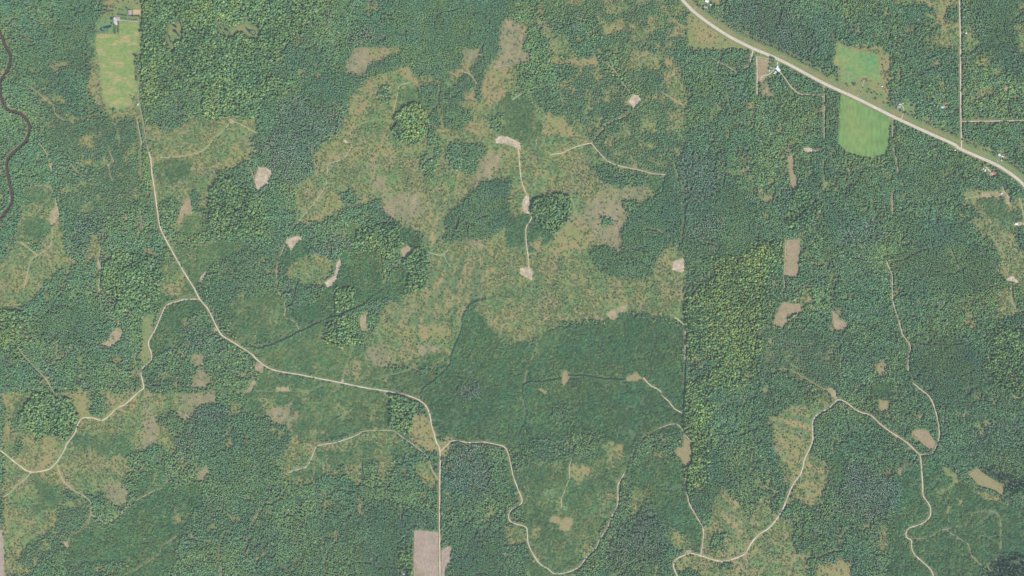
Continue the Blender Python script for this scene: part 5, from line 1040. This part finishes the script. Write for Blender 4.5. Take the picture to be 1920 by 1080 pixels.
SINGLES = [
 ('driveway_tree', z1('920,555 985,555 1050,570 1165,585 1235,590 1300,600 1370,598'), 2, 3.6, 6, DEEP, 'small dark round tree lining the grey farm driveway', 'trees along the farm driveway'),
 ('spruce_tree', z1('820,440 870,450 920,455 970,460 1020,465 1065,475'), 4, 4.6, 9, FIR, 'dark spruce in the windbreak north of the farm court', 'spruces of the court windbreak'),
 ('spruce_tree', z1('1170,470 1215,475 1260,480 1310,485 1360,480 1405,482 1450,490'), 4, 4.6, 8, FIR, 'dark spruce in the row below the sand arena', 'spruces below the sand arena'),
 ('shade_tree', z1('655,590'), 1, 9, 13, DEEP, 'large dark shade tree touching the farmhouse west side', None),
 ('shade_tree', z1('645,715'), 0, 5.5, 9, DEEP, 'round tree between the farmhouse and the pond', None),
 ('shade_tree', z1('680,450'), 2, 5, 8, MID, 'round green tree north of the big farmhouse shade tree', None),
 ('lawn_tree', z1('600,215 680,225 765,255'), 5, 5.5, 10, FIR, 'dark tree in the short row north of the farm lawn', 'row north of the farm lawn'),
 ('lawn_tree', z1('520,210 475,260 450,350 420,410'), 0, 5, 8, DEEP, 'dark tree in the curving hedge west of the farm lawn', 'curving hedge by the farm lawn'),
 ('lawn_tree', z1('545,365 590,350 640,338 680,335'), 3, 4.5, 7, DEEP, 'tree in the short slanting hedge above the farm lawn', 'slanting hedge above the lawn'),
 ('lawn_tree', z1('900,310 880,300 960,325'), 1, 4.5, 7, MID, 'tree in the clump north of the court windbreak', 'clump north of the windbreak'),
 ('shade_tree', z1('1080,262'), 4, 5, 10, FIR, 'lone dark fir just north-west of the pink shed', None),
 ('shade_tree', z1('1140,70'), 4, 4, 9, FIR, 'lone slim fir in the north paddock', None),
 ('shade_tree', z1('805,50 835,80'), 5, 5, 10, FIR, 'dark fir at the top edge beside the farm lane', 'firs by the farm lane'),
 ('shade_tree', z1('970,35'), 5, 6, 11, FIR, 'broad dark fir at the top edge between lane and paddock', None),
 ('paddock_bush', z1('1330,40 1370,130 1415,130'), 2, 4, 5, MID, 'small bush in the far paddock corner', 'bushes in the far paddock'),
 ('lawn_sapling', z1('440,520 485,570 455,625 430,672 525,485 568,450 600,660 500,440'), 3, 2.6, 4, DEEP, 'tiny dark sapling dotted over the pond lawn', 'saplings on the pond lawn'),
 ('pond_tree', z1('185,965 240,965 295,970 350,970 405,970 510,970'), 2, 3.2, 5, DEEP, 'small tree in the row along the lawn south edge', 'row along the lawn south edge'),
 ('pond_tree', z1('235,920 470,870 532,865 440,925 490,905'), 1, 2.8, 4.5, DEEP, 'small bushy tree at the south bank of the hook pond', 'bushes at the hook pond'),
 ('orchard_tree', z1('700,770 755,790 705,830 745,860 700,910 735,920 710,970 745,975'), 0, 4.2, 6, DEEP, 'bushy orchard tree south of the farmhouse', 'orchard south of the farmhouse'),
 ('spruce_tree', z1('835,665 825,720 822,780 825,840 825,895 825,955'), 4, 4, 8, FIR, 'dark spruce in the upright row between orchard and hay field', 'upright spruce row by the hay field'),
 ('shade_tree', F('215,207'), 1, 8.5, 12, DEEP, 'big dark tree at the south tip of the long hay field', None),
 ('field_tree', F('252,104 256.5,107 258,112 254.5,118 258,121'), 0, 7.5, 11, DEEP, 'large tree in the hedge bulge by the hay field', 'hedge bulge by the hay field'),
 ('field_tree', F('256.5,146 257.5,150'), 1, 7, 11, DEEP, 'dark tree by the hay field lower right side', 'pair by the hay field'),
 ('field_tree', F('186,160 184,162 188,200 191,207 197,207 199,214 177,133 183,141 246,180 248,186'), 2, 4.5, 7, DEEP, 'small dark tree in the scrub around the hay field tip', 'scrub trees round the hay field'),
 ('meadow_pine', z2('340,265 362,285 388,300 297,217 312,232'), 4, 5.5, 13, FIR, 'dark pine in the upper row of the small wood meadow', 'upper pines of the wood meadow'),
 ('meadow_pine', z2('345,375 370,385 408,418 440,455'), 5, 5.5, 13, FIR, 'dark pine in the middle of the small wood meadow', 'middle pines of the wood meadow'),
 ('meadow_pine', z2('265,465 280,500 302,565'), 4, 5, 11, FIR, 'dark pine along the west side of the small wood meadow', 'west pines of the wood meadow'),
 ('meadow_tree', z2('365,610 385,590 410,575 435,565 380,640 420,620'), 1, 8, 13, BRI, 'yellow-topped tree in the clump at the meadow south end', 'clump at the meadow south end'),
 ('meadow_pine', z2('1250,285 1200,325'), 4, 4.5, 12, FIR, 'slim pine at the north-west corner of the pond meadow', 'north-west pines of the pond meadow'),
 ('meadow_pine', z2('1275,350 1300,355 1320,365 1350,310'), 5, 5.5, 12, FIR, 'dark pine in the cluster of the pond meadow', 'pine cluster of the pond meadow'),
 ('meadow_pine', z2('1252,405'), 4, 4.5, 11, FIR, 'lone pine at the south-west of the pond meadow', None),
 ('meadow_pine', z2('1355,418'), 5, 4.5, 11, FIR, 'lone pine by the south bay of the pond meadow', None),
 ('meadow_bush', z8('1300,385 1365,565 1380,545 1455,625'), 3, 3.4, 5, DEEP, 'small dark bush in the tan margin right of the mown field', 'bushes right of the mown field'),
 ('meadow_bush', z8('1460,885 1500,920 1410,1000'), 3, 3.2, 5, DEEP, 'small bush below the tan margin of the mown field', 'bushes below the tan margin'),
 ('meadow_tree', z8('490,150'), 4, 4, 9, FIR, 'lone fir at the pointed top of the mown field', None),
 ('meadow_tree', z8('750,280 900,300 1080,315'), 2, 5.5, 9, DEEP, 'dark tree jutting into the mown field north margin', 'trees jutting into the north margin'),
 ('meadow_tree', T(3,0,'640,628 645,640'), 1, 5.5, 9, DEEP, 'dark tree at the corner of the pale green wedge', 'corner of the pale wedge'),
 ('meadow_tree', T(3,0,'710,660 695,690 760,675 745,690 800,690 820,710 780,700 850,715'), 2, 4.6, 7, DEEP, 'tree in the loose clump between the wedge and highway', 'loose clump north of the highway'),
 ('yard_tree', T(2,0,'1395,25 1400,48 1480,60 1500,30 1510,55'), 1, 6, 10, DEEP, 'yard tree beside the grey house at the top edge', 'trees of the top edge yard'),
 ('yard_tree', [(1446.5, 109.5), (1449, 110.5), (1451.5, 112)], 1, 7, 11, DEEP, 'dark roadside tree between the brown plot and highway', 'roadside trees by the brown plot'),
 ('yard_tree', [(1444, 122), (1442, 129.5), (1446, 123)], 2, 5, 8, DEEP, 'yard tree among the small white sheds', 'trees among the white sheds'),
 ('yard_tree', [(1698, 196.5), (1674, 197), (1677.5, 197.2), (1694, 193)], 2, 4.2, 7, DEEP, 'yard tree near the house with the curved drive', 'trees near the curved drive house'),
 ('island_tree', F('473,60.5 476,62'), 3, 3.4, 5, MID, 'small tree on the teardrop pond island', 'island trees'),
 ('crossroads_bush', T(1,3,'1240,60 1262,68 1290,90 1300,70 1225,45 1350,110 1400,40 1410,20 1390,60 1420,70 1250,90 1395,105'), 3, 3.0, 4, MID, 'low bush on the tan triangle by the road junction', 'bushes on the junction triangle'),
 ('isle_tree', T(0,2,'850,365 845,380 855,385'), 1, 4, 6, MID, 'shrubby tree on the island of the ringed clearing', 'trees on the ring island'),
 ('clearing_fir', T(3,3,'1680,440 1690,445 1700,442 1715,450'), 4, 4.2, 9, FIR, 'dark fir at the notch of the long tan clearing', 'firs at the tan clearing notch'),
]
for nm, pts, k, w, h, tn, lab, grp in SINGLES:
    for x, y in pts:
        kk = k if k < 4 else 4 + rnd.randint(0, 1); s = rnd.uniform(.85, 1.18); tv = rnd.uniform(.8, 1.25)
        tree(nm, x, y, kk, w * s, h * s * rnd.uniform(.92, 1.08), tuple(c * tv for c in tn), lab, grp)

# ------------------------------------------------------------------ buildings
def bmat(name, col): return mat_plain(name, col, 0.12, 0.6, 0.6)
ROOF = {'white': bmat('white_metal_roof', (.46, .46, .45)), 'grey': bmat('grey_shingle_roof', (.17, .165, .18)), 'pink': bmat('faded_pink_metal_roof', (.235, .17, .18)), 'red': bmat('red_metal_roof', (.25, .10, .085)), 'blue': bmat('pale_blue_metal_roof', (.33, .42, .46)), 'dark': bmat('dark_shingle_roof', (.07, .06, .065)), 'cream': bmat('cream_metal_roof', (.34, .315, .30))}
WALL = {'white': bmat('white_siding', (.6, .6, .56)), 'tan': bmat('tan_siding', (.34, .28, .21)), 'brown': bmat('brown_board', (.16, .11, .08))}
GLASS = bmat('dark_window_glass', (.03, .04, .05)); DOOR = bmat('painted_door', (.12, .09, .08)); BRICK = bmat('chimney_brick', (.25, .13, .1))
def box(name, c, s, mat, parent):
    x, y, z = c; a, b, h = s[0] / 2, s[1] / 2, s[2]
    v = [(x + i * a, y + j * b, z + k) for k in (0, h) for i, j in ((-1, -1), (1, -1), (1, 1), (-1, 1))]
    return mesh_obj(name, v, [(3, 2, 1, 0), (4, 5, 6, 7), (0, 1, 5, 4), (1, 2, 6, 5), (2, 3, 7, 6), (3, 0, 4, 7)], mat, parent)
def gable(parent, cx, cy, L, Wd, hw_, rise, roof, wall, z0=0):
    """walls with gable ends along x, two roof slopes with an overhang and a ridge cap"""
    a, b = L / 2, Wd / 2
    v = [(cx - a, cy - b, z0), (cx + a, cy - b, z0), (cx + a, cy + b, z0), (cx - a, cy + b, z0), (cx - a, cy - b, hw_), (cx + a, cy - b, hw_), (cx + a, cy + b, hw_), (cx - a, cy + b, hw_), (cx - a, cy, hw_ + rise - .05), (cx + a, cy, hw_ + rise - .05)]
    mesh_obj('wall', v, [(0, 1, 5, 4), (2, 3, 7, 6), (1, 2, 6, 9, 5), (3, 0, 4, 8, 7)], wall, parent)
    e = .5; sl = rise / b; r = None
    for s in (-1, 1):
        lo = hw_ - e * sl
        v = [(cx - a - e, cy, hw_ + rise), (cx + a + e, cy, hw_ + rise), (cx + a + e, cy + s * (b + e), lo), (cx - a - e, cy + s * (b + e), lo)]
        v = v + [(x, y, z + .18) for x, y, z in v]; f = [(0, 1, 2, 3), (7, 6, 5, 4), (0, 4, 5, 1), (1, 5, 6, 2), (2, 6, 7, 3), (3, 7, 4, 0)]
        r = mesh_obj('roof', v, f, roof, parent)
    return r
def house(name, lab, x, y, L, Wd, deg, roof, wall='white', hgt=3.0, rise=2.0, wing=None, chim=False, cat='house', windows=2):
    e = empty(name, (wx(x), wy(y), 0.6 if False else 0), math.radians(deg)); tag(e, lab, cat)
    r = gable(e, 0, 0, L, Wd, hgt, rise, ROOF[roof], WALL[wall])
    if wing: gable(e, wing[0], wing[1], wing[2], wing[3], hgt - .3, rise * .8, ROOF[wing[4] if len(wing) > 4 else roof], WALL[wall])
    box('door', (L * .1, -Wd / 2 - .03, 0.05), (1.0 if cat != 'barn' else 3.2, .08, 2.1 if cat != 'barn' else 2.8), DOOR, e)
    for i in range(windows): box('window', (-L * .32 + i * L * .6 if windows > 1 else -L * .25, -Wd / 2 - .03, 1.0), (1.3, .07, 1.1), GLASS, e)
    if chim: box('chimney', (L * .22, Wd * .12, hgt + rise * .5), (.9, .9, rise * .5 + 1.2), BRICK, r)
    return e
house('farmhouse', 'white-roofed farmhouse with a south wing beside the grey court', 215.6, 36.8, 11, 8, -55, 'cream', 'white', 3.2, 2.4, (9.5, -3.5, 12, 7, 'cream'), True)
house('farm_annex', 'pale annex at the south end of the farmhouse', 218.3, 44.2, 9, 7, -70, 'cream', 'white', 3.0, 2.0)
house('pole_barn', 'faded pink metal-roofed barn west of the sand arena', 243.6, 23.8, 12.6, 10, 90, 'pink', 'tan', 4.0, 1.8, cat='barn')
house('cabin', 'small pale-roofed cabin in the hedge by the hay field', 260.8, 125.5, 9, 5, 84, 'cream', 'tan', 2.6, 1.5)
house('trailer_home', 'small pale trailer south of the hay field', 258.7, 196, 6.5, 3.5, 70, 'cream', 'white', 2.6, .7)
house('garage', 'white-roofed garage at the top edge by the highway', 1325.5, 2.2, 10, 6.5, -18, 'white', 'white', 3.0, 1.6, cat='garage')
house('highway_house', 'grey-roofed house near the top edge beside the highway', 1323.1, 13.0, 11, 8, -5, 'grey', 'white', 3.0, 2.0, chim=True)
house('garden_shed', 'tiny white shed behind the grey top edge house', 1332.3, 8.9, 4, 3, 10, 'white', 'white', 2.2, 1.0, cat='shed', windows=1)
house('grey_cabin', 'grey-roofed cabin at the end of a short sandy drive', 1404.4, 101.7, 9, 5.5, -8, 'grey', 'tan', 2.8, 1.6)
house('long_shed', 'long bright white metal-roofed shed beside the highway', 1458.7, 130.2, 14, 7, -43, 'white', 'white', 3.6, 1.6, cat='shed')
house('white_shed', 'small white shed touching the long white one', 1458.0, 124.5, 4.5, 4, -20, 'white', 'white', 2.6, 1.1, cat='shed', windows=1)
house('dark_cottage', 'little dark-roofed cottage by the roadside trees', 1448.9, 116.0, 6, 5, -20, 'dark', 'tan', 2.6, 1.8)
house('white_shed', 'small white shed left of the dirt yard', 1445.6, 127.2, 5, 3.5, -30, 'white', 'white', 2.4, 1.0, cat='shed', windows=1)
house('white_shed', 'tiny white shed at the brown plot margin', 1442.5, 132.5, 3.4, 3, -20, 'white', 'white', 2.2, .9, cat='shed', windows=1)
house('white_shed', 'small blue-white shed south of the dirt yard', 1454.5, 134.8, 4.5, 3.5, -40, 'blue', 'white', 2.4, 1.0, cat='shed', windows=1)
house('white_shed', 'southernmost small white shed below the dirt yard', 1452.2, 137.6, 4.8, 3.2, -15, 'white', 'white', 2.4, 1.0, cat='shed', windows=1)
house('curved_drive_house', 'grey-roofed house at the end of the curved drive', 1685.0, 199.6, 10, 7.5, 10, 'grey', 'white', 3.0, 2.0, (3.5, 5.5, 6, 5, 'cream'), True)
house('well_house', 'tiny white hut right of the curved drive house', 1693.0, 193.7, 2.6, 2.2, 5, 'white', 'white', 2.0, .7, cat='hut', windows=1)
house('blue_barn', 'pale blue metal-roofed barn in the woods', 1766.3, 202.0, 11, 6.8, -2, 'blue', 'white', 4.0, 1.4, cat='barn')
house('woods_house', 'small dark-ridged house east of the blue barn', 1775.2, 198.5, 6.5, 5, 35, 'dark', 'tan', 2.8, 1.6)
house('field_hut', 'tiny white hut on the meadow south-east of the mown field', 1653.8, 162.2, 3.4, 3, 10, 'white', 'white', 2.2, .9, cat='hut', windows=1)
house('woods_hut', 'tiny white hut east of the straight gravel road', 1811.5, 62, 3.6, 3, 5, 'white', 'white', 2.2, .9, cat='hut', windows=1)
house('red_roof_house', 'red-roofed house in the dirt yard below the highway', 1863.5, 324.2, 11, 7, -28, 'red', 'tan', 3.0, 2.2, chim=True)
house('pink_shed', 'pinkish shed on the far west of the highway yard', 1840.6, 318.8, 6.5, 5, -12, 'pink', 'tan', 2.8, 1.4, cat='shed', windows=1)
house('blue_shed', 'upright blue-roofed shed between pink shed and yard', 1846.6, 319.6, 7, 4, 65, 'blue', 'white', 2.8, 1.2, cat='shed', windows=1)
house('white_shed', 'tiny white shed next to the blue-roofed one', 1843.8, 316.8, 3.6, 2.4, -40, 'white', 'white', 2.2, .8, cat='shed', windows=1)
house('blue_house', 'pale blue-roofed house north of the highway bend', 1873.7, 290.6, 7, 5.5, -40, 'blue', 'white', 3.0, 1.6)
house('teal_shed', 'teal-white shed right of the blue-roofed house', 1879.3, 294.0, 6.5, 4.5, -30, 'blue', 'white', 2.8, 1.2, cat='shed', windows=1)
house('brown_hut', 'little red-brown hut in the glade by the blue house', 1888.0, 290.3, 4.2, 3.8, 10, 'red', 'brown', 2.4, 1.0, cat='hut', windows=1)
house('roadside_hut', 'tiny white hut on the highway south verge', 1791.0, 281.7, 3.2, 2.8, -20, 'white', 'white', 2.2, .8, cat='hut', windows=1)
house('mailbox_shed', 'small tan shed beside the highway bend driveway', 1877.6, 300.5, 4, 3, -60, 'cream', 'tan', 2.4, 1.0, cat='shed', windows=1)
house('edge_house', 'white-roofed house half cut by the bottom edge', 757.5, 1077, 9, 7, 20, 'white', 'white', 3.0, 1.8)
house('yard_shed', 'small cream shed on the reddish sandy yard', 1877.5, 362.6, 5.5, 4, 20, 'cream', 'white', 2.6, 1.0, cat='shed', windows=1)
house('cream_shed', 'cream shed on the pale gravel pad at right', 1905.5, 419.6, 7, 5, 0, 'white', 'white', 3.0, 1.2, cat='shed', windows=1)

# ------------------------------------------------------------------ the summer haze between the ground and the aircraft
if HAZE_DENSITY > 0:
    hz = mesh_obj('haze', [(x, y, z) for z in (-5, ALT + 120) for x, y in ((-21000, -21000), (21000, -21000), (21000, 21000), (-21000, 21000))], [(3, 2, 1, 0), (4, 5, 6, 7), (0, 1, 5, 4), (1, 2, 6, 5), (2, 3, 7, 6), (3, 0, 4, 7)], [])
    hm = bpy.data.materials.new('haze_air'); hm.use_nodes = True; nt = hm.node_tree; nt.nodes.clear()
    pv = nt.nodes.new('ShaderNodeVolumePrincipled'); pv.inputs['Density'].default_value = HAZE_DENSITY; pv.inputs['Color'].default_value = (.80, .90, 1.0, 1)
    ou = nt.nodes.new('ShaderNodeOutputMaterial'); nt.links.new(pv.outputs[0], ou.inputs['Volume']); hz.data.materials.append(hm)
    tag(hz, 'thin pale blue summer haze over the whole land', 'haze', kind='stuff')
